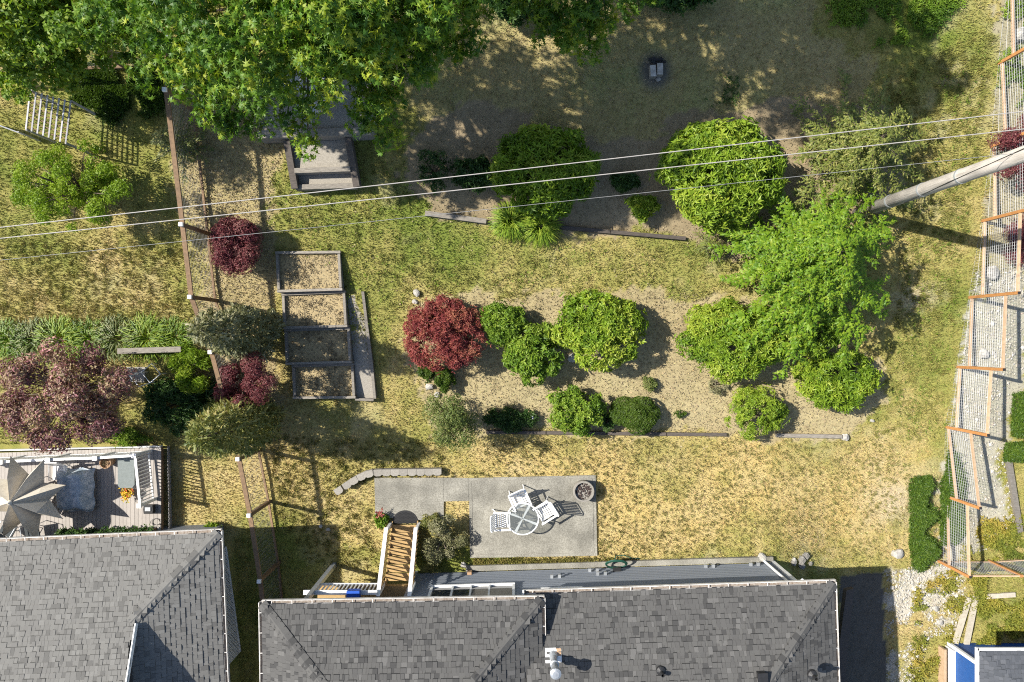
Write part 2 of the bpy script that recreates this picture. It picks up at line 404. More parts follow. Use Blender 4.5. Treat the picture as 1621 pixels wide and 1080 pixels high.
tussocks('grass', [(1400, 120), (1575, 40), (1480, 700), (1380, 690), (1420, 480), (1440, 250)], 1300, .13, 30, .1, ((.20, .22, .055), (.29, .26, .08)), 'green tufts in the lawn strip beside the wire fence')
tussocks('grass', [(430, 690), (700, 700), (700, 740), (520, 780), (590, 800), (590, 900), (500, 900), (430, 800)], 700, .12, 30, .1, ((.20, .21, .055), (.32, .27, .09)), 'green tufts in the lawn below the raised beds')
tussocks('grass', [(750, 884), (1000, 884), (1000, 904), (750, 908)], 500, .08, 30, .12, ((.20, .20, .05), (.30, .25, .08)), 'thick fringe of grass between patio and house wall')

# bark chips on the beds, fallen leaves under the trees, stones on the gravel
mat_tint('chips', [(.165, .128, .074), (.25, .198, .115), (.315, .256, .155), (.40, .335, .215)], .9)
mat_tint('stones', [(.24, .23, .205), (.36, .34, .30), (.47, .45, .41), (.38, .33, .25)], .85)
def flakes(name, polys, n, size, mat, label, cat):
    u = []; 
    for p in polys:
        us = [q[0] for q in p]; vs = [q[1] for q in p]
        k = n // len(polys)
        uu = rng.uniform(min(us), max(us), k); vv = rng.uniform(min(vs), max(vs), k); m = inpoly(uu, vv, p)
        u.append(np.stack([uu[m], vv[m]], 1))
    u = np.concatenate(u); z = np.zeros(len(u))
    for _ in range(10):
        d = (H - z) / FPX; x = (u[:, 0] - CU) * d; y = (CV - u[:, 1]) * d; z = gh(x, y)
    N = np.stack([rng.normal(0, .35, len(x)), rng.normal(0, .35, len(x)), np.ones(len(x))], 1)
    P = np.stack([x, y, z + .005], 1)
    D = np.stack([rng.normal(0, 1, len(x)), rng.normal(0, 1, len(x)), np.zeros(len(x))], 1)
    V, F, kk = leaf_mesh(P, D, N, size * rng.uniform(.5, 1.6, len(x)), size * .55 * rng.uniform(.5, 1.5, len(x)), 'leaf')
    return tag(np_mesh(name, V, F, mat, tint=np.repeat(rng.random(len(x)), kk)), label, cat, kind='stuff')
flakes('bark_mulch', [BED_LOW], 11000, .055, 'chips', 'pale bark chips covering the middle shrub bed', 'mulch')
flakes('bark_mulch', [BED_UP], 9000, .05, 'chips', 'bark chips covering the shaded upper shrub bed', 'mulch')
flakes('bark_mulch', [CHIPS_L], 9000, .06, 'chips', 'bark chips beside the long wooden fence', 'mulch')
flakes('leaf_litter', [[(400, 240), (1400, 240), (1500, 900), (450, 900)]], 1400, .07, 'chips', 'stray fallen leaves scattered over the open lawn', 'litter')
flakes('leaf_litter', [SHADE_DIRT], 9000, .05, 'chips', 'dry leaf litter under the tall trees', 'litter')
def pebbles(name, polys, n, size, label):
    P = []
    for p in polys:
        us = [q[0] for q in p]; vs = [q[1] for q in p]; k = n // len(polys)
        uu = rng.uniform(min(us), max(us), k); vv = rng.uniform(min(vs), min(max(vs), 1150), k); m = inpoly(uu, vv, p); P.append(np.stack([uu[m], vv[m]], 1))
    u = np.concatenate(P); z = np.zeros(len(u))
    for _ in range(10):
        d = (H - z) / FPX; x = (u[:, 0] - CU) * d; y = (CV - u[:, 1]) * d; z = gh(x, y)
    k = fbm(x, y, 1.6, 4, 5.) > .40; x, y, z = x[k], y[k], z[k]
    n = len(x); s = size * rng.lognormal(0, .4, n)
    S = np.array([(1, 0, 0), (0, 1, 0), (-1, 0, 0), (0, -1, 0), (0, 0, .7), (0, 0, -.7)]); F = np.array([(0, 1, 4), (1, 2, 4), (2, 3, 4), (3, 0, 4)])
    a = rng.random(n) * 6.283; ca, sa = np.cos(a), np.sin(a)
    S3 = S[None] * rng.uniform(.6, 1.2, (n, 6, 1)) * s[:, None, None]
    V = np.stack([S3[..., 0] * ca[:, None] - S3[..., 1] * sa[:, None] + x[:, None], S3[..., 0] * sa[:, None] + S3[..., 1] * ca[:, None] + y[:, None], S3[..., 2] + z[:, None]], -1)
    return tag(np_mesh(name, V.reshape(-1, 3), (F[None] + (np.arange(n) * 6)[:, None, None]).reshape(-1, 3), 'stones', tint=np.repeat(rng.random(n), 4)), label, 'gravel', kind='stuff')
pebbles('gravel', [GRAVEL], 4200, .036, 'grey gravel and rubble beside the house wall')
tussocks('grass', [(588, 749), (948, 745), (952, 890), (946, 890), (944, 753), (742, 757), (593, 757)], 900, .05, 16, .10, ((.20, .20, .06), (.34, .28, .11)), 'ragged grass creeping over the patio edges', )
pebbles('gravel', [GRAVEL_R], 3600, .034, 'pale gravel path behind the wire fence')
# ------------------------------------------------------------------ materials of built things
mat_tint('shingle_dark', [(.034, .034, .034), (.082, .080, .077), (.089, .087, .083), (.096, .094, .089), (.115, .112, .107)], .92, spec=.1, noise=.25)
mat_tint('shingle_pale', [(.085, .083, .078), (.146, .142, .133), (.154, .150, .140), (.161, .157, .146), (.172, .168, .157)], .92, spec=.1, noise=.22)
mat_tint('shingle_slate', [(.055, .060, .068), (.08, .085, .095), (.10, .105, .115)], .8, noise=.2)
mat_plain('roof_deck', (.045, .045, .048), (.03, .03, .032), 20)
mat_plain('white_paint', (.80, .80, .79), (.70, .69, .67), 9, .5, vary=.04)
mat_plain('gutter_white', (.62, .605, .58), (.40, .37, .33), 6, .6, vary=.04, blotch=.2)
mat_plain('gutter_bed', (.30, .27, .24), (.14, .10, .07), 14, .8)
mat_plain('siding', (.215, .235, .265), (.19, .21, .24), 12, .6, vary=.05, stretch=(.3, 1, 1))
mat_plain('siding_blue', (.022, .09, .29), (.018, .07, .23), 6, .55, vary=.03)
mat_plain('window_glass', (.05, .06, .065), (.035, .04, .045), 2, .06, spec=.8)
mat_plain('cedar', (.44, .215, .075), (.31, .14, .05), 9, .6, stretch=(1, 1, 1), vary=.12)
mat_plain('cedar_rail', (.52, .37, .24), (.38, .26, .16), 10, .7, vary=.12)
mat_plain('brown_wood', (.235, .15, .085), (.13, .085, .05), 10, .8, vary=.15)
mat_plain('grey_wood', (.29, .262, .222), (.13, .115, .095), 7, .9, stretch=(1, 5, 5), bump=.4, vary=.2)
mat_plain('dark_timber', (.12, .10, .085), (.055, .047, .04), 6, .9, stretch=(1, 5, 5), bump=.4, vary=.15)
mat_plain('stair_wood', (.42, .29, .13), (.30, .19, .08), 8, .7, stretch=(1, 6, 6), vary=.12)
mat_plain('deck_board', (.36, .33, .30), (.30, .27, .245), 8, .75, stretch=(5, 1, 1), vary=.07)
mat_plain('concrete', (.31, .297, .255), (.115, .108, .088), 26, .9, bump=.35, vary=.05, detail=10, blotch=.30)
mat_plain('block', (.31, .29, .255), (.20, .185, .16), 25, .92, bump=.4, vary=.1)
mat_plain('rock_white', (.47, .45, .41), (.25, .235, .205), 7, .9, bump=.5, vary=.1)
mat_plain('wire', (.46, .46, .46), (.36, .36, .36), 5, .35, metal=.1, vary=.02, spec=.5)
mat_plain('wire_dull', (.35, .34, .32), (.22, .21, .2), 5, .5, vary=.02)
mat_plain('black_rubber', (.025, .025, .027), (.015, .015, .016), 30, .7)
mat_plain('black_metal', (.03, .03, .032), (.02, .02, .02), 10, .4)
mat_plain('grey_metal', (.48, .50, .52), (.36, .38, .40), 8, .4, metal=.5)
mat_plain('blue_plastic', (.03, .10, .45), (.025, .08, .38), 6, .4)
mat_plain('terracotta', (.42, .27, .16), (.32, .20, .12), 10, .8)

# ------------------------------------------------------------------ roofs
_tabcache = {}
def tab_mesh(wi, ti, mat, e, lip=0):
    key = (wi, ti, mat, lip)
    if key not in _tabcache:
        w = (.09, .12, .15, .19)[wi] - .006; t = .013; ov = -.024 if lip else 0.
        v = [(0, 0, t), (w, 0, t), (w, e * 1.5, -.004), (0, e * 1.5, -.004), (0, ov, -.006), (w, ov, -.006), (w, e * 1.5, -.02), (0, e * 1.5, -.02)]
        f = [(0, 1, 2, 3), (4, 5, 1, 0), (5, 6, 2, 1), (7, 4, 0, 3)]
        me = bpy.data.meshes.new('shingle'); me.from_pydata(v, [], f); me.update()
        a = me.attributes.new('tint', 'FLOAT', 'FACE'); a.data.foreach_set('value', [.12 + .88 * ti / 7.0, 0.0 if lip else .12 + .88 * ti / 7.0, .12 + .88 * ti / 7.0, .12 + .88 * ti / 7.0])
        me.materials.append(MATS[mat]); _tabcache[key] = (me, np.array(v), f)
    return _tabcache[key]
def shingle_roof(roof, planes, mat, nparts=300, e=.160):
    """planes: (origin, along, upslope-in-plan, length, run, pitch, mask(s,t)); every tab is its own slab"""
    tabs = []
    for (E, d, n, ln, run, pitch, mask) in planes:
        E = Vector(E); d = Vector((d[0], d[1], 0)).normalized(); n = Vector((n[0], n[1], 0)).normalized()
        sl = (n * math.cos(pitch) + Vector((0, 0, math.sin(pitch)))); nm = d.cross(sl)
        if nm.z < 0: d2 = -d; nm = -nm; fl = True
        else: d2 = d; fl = False
        rows = int(run / (e * math.cos(pitch))) + 1
        for r in range(rows):
            s = -random.random() * .3; t = r * e * math.cos(pitch)
            while s < ln:
                wi = random.choice((0, 1, 1, 2, 2, 3)); w = (.09, .12, .15, .19)[wi]
                if mask(s + w / 2, t + .05) and s > -.02 and s + w < ln + .02:
                    ti = min(7, int(abs(random.gauss(2.6, 1.5)))) if random.random() > .07 else 7
                    lip = int(random.random() < .42)
                    o = E + d * (s + (w if fl else 0)) + sl * (r * e) + nm * (.008 + lip * .011 + random.random() * .003)
                    R = Matrix((d2, sl, nm)).transposed().to_4x4(); R.translation = o
                    p = o + sl * .07; k = FPX / (H - p.z); u, v = CU + p.x * k, CV - p.y * k
                    vis = -5 < u < 1626 and v < 1082
                    tabs.append(((0 if vis else 1), (v if vis else v + 9999), wi, ti, R, lip))
                s += w
    tabs.sort(key=lambda q: (q[0], q[1]))
    for (_, _, wi, ti, R, lip) in tabs[:nparts]:
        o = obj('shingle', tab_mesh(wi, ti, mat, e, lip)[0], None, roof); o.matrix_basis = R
    V = []; F = []; T = []; nn = 0
    for (_, _, wi, ti, R, lip) in tabs[nparts:]:
        _, lv, f = tab_mesh(wi, ti, mat, e, lip); M = np.array(R)
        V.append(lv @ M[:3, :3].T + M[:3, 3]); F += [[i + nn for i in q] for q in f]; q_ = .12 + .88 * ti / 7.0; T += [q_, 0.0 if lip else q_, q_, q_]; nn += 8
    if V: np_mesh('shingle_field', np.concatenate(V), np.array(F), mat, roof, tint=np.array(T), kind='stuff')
def hip_caps(roof, a, b, mat, w=.18, step=.21):
    a = Vector(a); b = Vector(b); d = (b - a); L = d.length; d.normalize()
    sd = Vector((d.y, -d.x, 0)).normalized(); up = sd.cross(d); up = up if up.z > 0 else -up
    for i in range(int(L / step)):
        p = a + d * (i * step); q = p + d * (step * 1.35); t = .012; dr = .05; up0 = Vector((0, 0, .03)); p = p + up0; q = q + up0
        V = [p + sd * w - up * dr + up * t, p + up * t * 1.4, p - sd * w - up * dr + up * t, q + sd * w - up * dr + up * .012, q + up * .016, q - sd * w - up * dr + up * .012,
             p + sd * w - up * (dr + .045), p - up * .02, p - sd * w - up * (dr + .045), q + sd * w - up * (dr + .045), q - sd * w - up * (dr + .045)]
        mb = MB(); mb.poly(V, [(0, 1, 4, 3), (1, 2, 5, 4), (6, 7, 1, 0), (7, 8, 2, 1), (6, 0, 3, 9), (8, 10, 5, 2)])
        o = mb.build('ridge_cap', mat, roof)
        at = o.data.attributes.new('tint', 'FLOAT', 'FACE'); at.data.foreach_set('value', [random.choice((.1, .25, .4, .55, .7))] * 6)
def gutter(parent, a, b, inward, name='gutter', sag=0.0):
    a = Vector(a); b = Vector(b); inn = Vector((inward[0], inward[1], 0)).normalized(); d = (b - a).normalized(); L = (b - a).length
    mb = MB()
    mb.beam(a, b, .022, .11)                                   # outer lip
    mb.beam(a + inn * .125, b + inn * .125, .02, .10)          # back
    mb.beam(a + inn * .0625 - Vector((0, 0, .045)), b + inn * .0625 - Vector((0, 0, .045)), .10, .012)
    gt = mb.build(name, 'gutter_white', parent)
    MB().beam(a + inn * .0625 - Vector((0, 0, .030)) + d * .02, b + inn * .0625 - Vector((0, 0, .030)) - d * .02, .096, .01).build('silt', 'gutter_bed', gt)
    n = max(2, int(L / .62))
    for i in range(n):
        p = a + d * (L * (i + .5) / n)
        MB().beam(p + Vector((0, 0, .058)) - inn * .008, p + inn * .15 + Vector((0, 0, .052)), .025, .008).build('hanger', 'gutter_white', gt)
    return gt
def rot2(a): return Vector((math.cos(a), math.sin(a), 0)), Vector((math.sin(a), -math.cos(a), 0))
P5 = math.atan(5 / 12.0); TP = 5 / 12.0

# ---- the grey house
hb = Vector((3.5, -11.5, 0))
house = thing('house', 'grey sided house with dark shingle hip roofs facing the patio', 'house', hb)
# upper roof (west half)
A0 = Wp(415, 957, 4.0); A1 = Wp(857, 950, 4.0); dA = (A1 - A0); wA = dA.length; aA = math.atan2(dA.y, dA.x); dA, nA = rot2(aA)
def AP(s, t, z=0.0): p = A0 + dA * s + nA * t; p.z += z; return p
hr = wA / 2; DA = 11.0
mb = MB(); z0 = -.03
mb.poly([AP(0, 0, z0), AP(wA, 0, z0), AP(wA, DA, z0), AP(0, DA, z0), AP(hr, hr, hr * TP + z0), AP(hr, DA - hr, hr * TP + z0),
         AP(0, 0, z0 - .14), AP(wA, 0, z0 - .14), AP(wA, DA, z0 - .14), AP(0, DA, z0 - .14)],
        [(0, 1, 4), (1, 2, 5, 4), (2, 3, 5), (3, 0, 4, 5), (0, 6, 7, 1), (1, 7, 8, 2), (2, 8, 9, 3), (3, 9, 6, 0), (6, 9, 8, 7)])
roofA = mb.build('roof', 'roof_deck', house)
shingle_roof(roofA, [
    (A0, dA, nA, wA, 4.6, P5, lambda s, t: t < s + .02 and t < wA - s + .02),
    (A0, nA, dA, 8.0, 4.6, P5, lambda s, t: t < s - .02),
    (A1, nA, -dA, 8.0, 4.6, P5, lambda s, t: t < s - .02)], 'shingle_dark', 300)
hip_caps(roofA, AP(-.02, -.02, .0), AP(hr, hr, hr * TP + .0), 'shingle_dark')
hip_caps(roofA, AP(wA + .02, -.02, .0), AP(hr, hr, hr * TP + .0), 'shingle_dark')
gutter(house, AP(-.02, -.12, -.06), AP(wA + .1, -.12, -.06), nA)
gutter(house, AP(-.12, -.05, -.07), AP(-.12, DA, -.07), dA)
gutter(house, AP(wA + .12, -.05, -.07), AP(wA + .12, 1.15, -.07), -dA)
# lower roof (east half)
B0 = Wp(830, 941, 3.35); B1 = Wp(1319, 924.5, 3.35); dB = B1 - B0; wB = dB.length; aB = math.atan2(dB.y, dB.x); dB, nB = rot2(aB)
def BP(s, t, z=0.0): p = B0 + dB * s + nB * t; p.z += z; return p
hb_ = 5.6; DB = 2 * hb_
mb = MB()
mb.poly([BP(0, 0, z0), BP(wB, 0, z0), BP(wB, DB, z0), BP(0, DB, z0), BP(0, hb_, hb_ * TP + z0), BP(wB - hb_, hb_, hb_ * TP + z0),
         BP(0, 0, z0 - .14), BP(wB, 0, z0 - .14), BP(wB, DB, z0 - .14), BP(0, DB, z0 - .14)],
        [(0, 1, 5, 4), (1, 2, 5), (2, 3, 4, 5), (3, 0, 4), (0, 6, 7, 1), (1, 7, 8, 2), (2, 8, 9, 3), (3, 9, 6, 0), (6, 9, 8, 7)])
roofB = mb.build('roof', 'roof_deck', house)
def hidden_under_A(s, t):
    p = BP(s, t, t * TP); q = p - A0; return -.1 < q.dot(dA) < wA - .05 and min(q.dot(nA), wA - q.dot(dA)) * TP + .65 > t * TP - .02 and q.dot(nA) > .1
shingle_roof(roofB, [
    (B0, dB, nB, wB, 4.6, P5, lambda s, t: t < wB - s + .02 and not hidden_under_A(s, t)),
    (B1, nB, -dB, 9.0, 4.6, P5, lambda s, t: t < s - .02)], 'shingle_dark', 300)
hip_caps(roofB, BP(wB + .02, -.02, .0), BP(wB - hb_, hb_, hb_ * TP + .0), 'shingle_dark')
gutter(house, BP(-.05, -.12, -.06), BP(wB + .1, -.12, -.06), nB)
gutter(house, BP(wB + .12, -.05, -.07), BP(wB + .12, DB, -.07), -dB)
MB().beam(BP(-.03, -.14, -.02), BP(-.03, .55, .2), .05, .16).build('rake_board', 'white_paint', house)
# walls: lap boards on the side that faces the yard
W0 = Vector(Wp(659, 906, 0)); W1 = Vector(Wp(1222, 889, 0)); dW = W1 - W0; lW = dW.length; aW = math.atan2(dW.y, dW.x); dW, nW = rot2(aW)
def WP(s, t, z): p = W0 + dW * s + nW * t; p.z = z; return p
MB().poly([WP(.0, .05, -1.4), WP(lW, .05, -1.4), WP(lW, 9, -1.4), WP(0, 9, -1.4), WP(0, .05, 3.3), WP(lW, .05, 3.3), WP(lW, 9, 3.3), WP(0, 9, 3.3)],
          [(0, 4, 5, 1), (1, 5, 6, 2), (2, 6, 7, 3), (3, 7, 4, 0), (4, 7, 6, 5)]).build('wall', 'siding', house)
MB().poly([AP(.6, 2.4, -5), AP(wA - 1, 2.4, -5), AP(wA - 1, DA - 1, -5), AP(.6, DA - 1, -5), AP(.6, 2.4, -.15), AP(wA - 1, 2.4, -.15), AP(wA - 1, DA - 1, -.15), AP(.6, DA - 1, -.15)],
          [(0, 4, 5, 1), (1, 5, 6, 2), (2, 6, 7, 3), (3, 7, 4, 0), (4, 7, 6, 5)]).build('wall', 'siding', house)
for i in range(18):
    z = .18 + i * .175
    p, q = WP(0, 0, z), WP(lW, 0, z)
    up = Vector((0, 0, .19))
    MB().poly([p, q, q + up + nW * .035, p + up + nW * .035, p + nW * .05, q + nW * .05], [(0, 1, 2, 3), (4, 5, 1, 0)]).build('siding_board', 'siding', house)
MB().beam(WP(1.9, -.12, .07), WP(lW, -.12, .07), .2, .16).build('foundation', 'concrete', house)
for s in (0, lW):
    MB().beam(WP(s, .02, -.6), WP(s, .02, 3.25), .14, .14, up=nW).build('corner_board', 'white_paint' if s else 'siding', house)
MB().tube([WP(lW - .35, -.08, -.3), WP(lW - .35, -.08, 2.9), WP(lW - .2, -.45, 3.25)], .045, 8).build('downspout', 'white_paint', house)
def window(parent, s0, s1, zb, zt, cuts, name='window'):
    mb = MB(); f = .10
    mb.beam(WP(s0 - f, -.02, zb - f / 2), WP(s1 + f, -.02, zb - f / 2), .12, f, up=(0, 0, 1)); mb.beam(WP(s0 - f, -.02, zt + f / 2), WP(s1 + f, -.02, zt + f / 2), .10, f)
    for s in [s0 - f / 2] + cuts + [s1 + f / 2]:
        mb.beam(WP(s, -.015, zb), WP(s, -.015, zt), .09 if s in (s0 - f / 2, s1 + f / 2) else .06, .1, up=nW)
    w = mb.build(name, 'white_paint', parent)
    ed = [s0] + cuts + [s1]
    for a, b in zip(ed[:-1], ed[1:]):
        MB().poly([WP(a, .0, zb), WP(b, .0, zb), WP(b, .0, zt), WP(a, .0, zt)], [(0, 1, 2, 3)]).build('pane', 'window_glass', w)
    return w
window(house, .85, 3.65, 1.72, 2.95, [1.55, 2.2, 2.85])
window(house, 4.75, 6.0, 2.3, 3.1, [5.4])
for s, z in ((5.1, 1.05), (6.55, .5), (6.8, .9), (10.9, .45), (12.6, .4)):
    for q_ in (0, .28): MB().box(WP(s + q_, -.05, z), (.10, .12, .1), aW).build('wall_lamp' if z > .8 else 'vent_hood', 'grey_metal', house)
MB().box(WP(2.05, -.04, .32), (.16, .1, .28), aW).build('utility_box', 'terracotta', house)
# things on the roof
def roofpt(u, v, z=5.0):
    for _ in range(12):
        p = Wp(u, v, z); q = p - B0; z = 3.35 + q.dot(nB) * TP
    return Wp(u, v, z)
fp = roofpt(876, 1038)
mb = MB(); nrm = (-nB * math.sin(P5) * -1 + Vector((0, 0, math.cos(P5))))
flash = MB(); sl = nB * math.cos(P5) + Vector((0, 0, math.sin(P5)))
flash.poly([fp + dB * a + sl * b + Vector((0, 0, .03)) for a, b in ((-.26, -.24), (.26, -.24), (.26, .2), (-.26, .2))], [(0, 1, 2, 3)])
ch = MB().lathe(fp, [(.17, -.1), (.13, .12), (.105, .16), (.105, .55), (.14, .56), (.14, .62), (.105, .64), (.105, 1.05), (.17, 1.07), (.17, 1.22), (.10, 1.26), (.001, 1.27)], 16).build('flue', 'grey_metal', house, smooth=False)
flash.build('flashing', 'white_paint', ch)
MB().poly([fp + dB * a + sl * b + Vector((0, 0, .034)) for a, b in ((.10, -.22), (.25, -.22), (.25, .0), (.12, .0))], [(0, 1, 2, 3)]).build('rust_patch', 'terracotta', ch)
for (u, v, hh) in ((1046, 1062, .32), (1286, 1068, .3)):
    p = roofpt(u, v); MB().lathe(p, [(.16, -.04), (.15, .05), (.06, .12), (.06, hh), (.045, hh), (.045, .15)], 12).build('vent_pipe', 'black_metal', house)
p = roofpt(1204, 1069); MB().box(p + Vector((0, 0, .08)), (.26, .26, .2), aB).box(p + Vector((0, 0, .2)), (.32, .32, .03), aB).build('box_vent', 'black_metal', house)

# ---- the neighbour's house on the left
C0 = Wp(345, 844, 3.2); C1 = Wp(0, 859, 3.2); dC = C1 - C0; aC = math.atan2(-dC.y, -dC.x); dC = dC.normalized(); nC = Vector((-dC.y, dC.x, 0)); nC = nC if nC.y < 0 else -nC
def CP(s, t, z=0.0): p = C0 + dC * s + nC * t; p.z += z; return p
nb = thing('house', "neighbour's house with pale grey shingles and a deck with a parasol", 'house', (-16, -12, 0))
wC, rC, gC = 16.0, 6.2, 2.45; DC = 12.4
mb = MB()
mb.poly([CP(0, 0, z0), CP(wC, 0, z0), CP(wC, DC, z0), CP(0, DC, z0), CP(gC, gC, gC * TP + z0), CP(gC, DC - gC, gC * TP + z0), CP(gC, rC, rC * TP + z0), CP(wC, rC, rC * TP + z0),
         CP(0, 0, -.18), CP(wC, 0, -.18), CP(wC, DC, -.18), CP(0, DC, -.18)],
        [(0, 4, 6, 7, 1), (0, 3, 5, 4), (3, 2, 7, 6, 5), (4, 5, 6), (1, 7, 2), (0, 1, 9, 8), (1, 2, 10, 9), (2, 3, 11, 10), (3, 0, 8, 11), (8, 9, 10, 11)])
roofC = mb.build('roof', 'roof_deck', nb)
shingle_roof(roofC, [
    (C0, dC, nC, 11.0, 5.6, P5, lambda s, t: t < s + .02 or s > gC - .12),
    (C0, nC, dC, 8.0, gC, P5, lambda s, t: t < s - .02)], 'shingle_pale', 300, e=.155)
hip_caps(roofC, CP(-.02, -.02, .0), CP(gC, gC, gC * TP + .0), 'shingle_pale')
MB().beam(CP(gC - .18, gC + .05, gC * TP + .0), CP(gC - .18, rC, rC * TP + .0), .035, .16).build('rake_board', 'white_paint', nb)
gutter(nb, CP(-.1, -.12, -.06), CP(13, -.12, -.06), nC)
gutter(nb, CP(-.12, -.05, -.07), CP(-.12, DC, -.07), dC)
MB().poly([CP(1.2, .5, -4), CP(wC, .5, -4), CP(wC, 11, -4), CP(1.2, 11, -4), CP(1.2, .5, -.16), CP(wC, .5, -.16), CP(wC, 11, -.16), CP(1.2, 11, -.16)],
          [(0, 4, 5, 1), (1, 5, 6, 2), (2, 6, 7, 3), (3, 7, 4, 0), (4, 7, 6, 5)]).build('wall', 'siding', nb)
def lattice(name, org, ex, ez, L, Hh, step, r, mat, parent):
    """crossed laths clipped to a rectangle"""
    mb = MB(); org = Vector(org); ex = Vector(ex).normalized(); ez = Vector(ez).normalized(); k = -Hh
    while k < L:
        for sg in (0, 1):
            a, b = max(k, 0), min(k + Hh, L)
            if b - a > .02:
                za, zb = a - k, b - k
                if sg: za, zb = Hh - za, Hh - zb
                mb.beam(org + ex * a + ez * za, org + ex * b + ez * zb, r, r * .35, up=ex.cross(ez))
        k += step
    return mb.build(name, mat, parent, kind='stuff')
# lattice lean-to along its east wall
q0 = CP(.25, .6, -3.2); lt = thing('lattice_screen', "white diamond lattice screen along the neighbour's east wall", 'lattice', q0)
e0, e1 = G(357, 866, .05), G(380, 1032, .05)
lattice('lattice_panel', e0, e1 - e0, Vector((0, 0, 1.0)), (e1 - e0).length, 1.5, .15, .04, 'white_paint', lt)
MB().beam(e0 - Vector((0, 0, .03)), e1 - Vector((0, 0, .03)), .05, .05).build('bottom_rail', 'white_paint', lt)

# ---- small blue outbuilding, lower right corner
R0 = Wp(1551, 1031, 1.7); SWx, SWy = R0.x + .87, R0.y - 1.09
sh = thing('shed', 'blue walled outbuilding with a dark shingle roof in the corner', 'shed', (R0.x + 2, R0.y - 2, -1))
MB().poly([(R0.x, R0.y, 1.62), (R0.x + 5, R0.y, 1.62), (R0.x + 5, R0.y - 5, 1.62), (R0.x, R0.y - 5, 1.62), (R0.x + 2.5, R0.y - 2.5, 2.5), (R0.x, R0.y, 1.5), (R0.x + 5, R0.y, 1.5), (R0.x + 5, R0.y - 5, 1.5), (R0.x, R0.y - 5, 1.5)],
          [(0, 1, 4), (1, 2, 4), (2, 3, 4), (3, 0, 4), (0, 5, 6, 1), (1, 6, 7, 2), (2, 7, 8, 3), (3, 8, 5, 0), (5, 8, 7, 6)]).build('roof', 'roof_deck', sh)
rs = [o for o in sh.children][0]
shingle_roof(rs, [((R0.x, R0.y, 1.66), (1, 0), (0, -1), 5, 2.3, math.atan(.35), lambda s, t: t < s and t < 5 - s),
                  ((R0.x, R0.y, 1.66), (0, -1), (1, 0), 5, 2.3, math.atan(.35), lambda s, t: t < s and t < 5 - s)], 'shingle_slate', 300, e=.15)
MB().beam((R0.x - .05, R0.y + .05, 1.63), (R0.x + 5, R0.y + .05, 1.63), .09, .1).build('gutter', 'white_paint', sh)
MB().beam((R0.x - .05, R0.y + .1, 1.63), (R0.x - .05, R0.y - 5, 1.63), .09, .1).build('gutter', 'white_paint', sh)
MB().poly([(SWx, SWy, -1.6), (R0.x + 4.8, SWy, -1.6), (R0.x + 4.8, R0.y - 5, -1.6), (SWx, R0.y - 5, -1.6), (SWx, SWy, 1.55), (R0.x + 4.8, SWy, 1.55), (R0.x + 4.8, R0.y - 5, 1.55), (SWx, R0.y - 5, 1.55)],
          [(0, 4, 5, 1), (1, 5, 6, 2), (2, 6, 7, 3), (3, 7, 4, 0)]).build('wall', 'siding_blue', sh)
for z in (.2,): MB().beam((SWx - .02, SWy - .1, z), (SWx - .02, R0.y - 5, z), .03, .06).build('trim_board', 'siding_blue', sh)
MB().beam((SWx, SWy, -1.4), (SWx, SWy, 1.5), .12, .12, up=(0, 1, 0)).build('corner_board', 'white_paint', sh)
MB().beam((SWx - .06, SWy - .1, -1.2), (SWx - .06, R0.y - 5, -1.2), .10, .5).build('footing', 'white_paint', sh)
MB().beam((SWx - .35, SWy - .1, -1.3), (SWx - .35, R0.y - 5, -1.3), .10, .5).build('edging_board', 'cedar_rail', sh)
# ------------------------------------------------------------------ slabs and steps
def slab(name, px, z1, label=None, mat='concrete'):
    pts = [Wp(u, v, z1) for u, v in px]
    o = MB().prism([(p.x, p.y) for p in pts][::-1], -.25, z1).build(name, mat)
    return tag(o, label, None, kind='structure')
PQ = [Wp(u, v, .05) for u, v in ((742, 757), (943, 752.5), (945.5, 880), (744, 883.5))]
PC = sum(PQ, Vector()) / 4
def inset(p, m): d = p - PC; return Vector((PC.x + d.x - math.copysign(m, d.x), PC.y + d.y - math.copysign(m, d.y), 0))
pat = MB().prism([(p.x, p.y) for p in (inset(q, .125) for q in PQ)][::-1], -.25, .05).build('patio', 'concrete')
tag(pat, 'square exposed aggregate concrete patio slab', None, kind='structure')
for i in range(4):
    a, b = PQ[i], PQ[(i + 1) % 4]; c_, d_ = inset(b, .11), inset(a, .11)
    MB().prism([(p.x, p.y) for p in (a, b, c_, d_)][::-1], -.25, .048).build('border_strip', 'concrete', pat)
MB().prism([(p.x, p.y) for p in (inset(q, .03) for q in PQ)][::-1], -.25, .036).build('joint', 'block', pat)
slab('path', [(592.5, 756.5), (702.0, 756.5), (702.6, 826), (594, 818)], .045, 'aggregate concrete landing slab below the stairs')
slab('path', [(702.2, 756.5), (721.4, 756.5), (721.8, 793.5), (702.8, 794)], .047, 'narrow concrete paver next to the landing slab')
slab('path', [(721.6, 756.5), (741.8, 757), (742, 793), (722, 793.5)], .049, 'narrow concrete paver next to the patio slab')
slab('path', [(1340, 935), (1352, 932), (1330, 1150), (1312, 1150)], .0, 'dark edging strip standing in for the gap beside the house', 'dark_timber')  # dark strip drawn in place of the dark gap beside the house
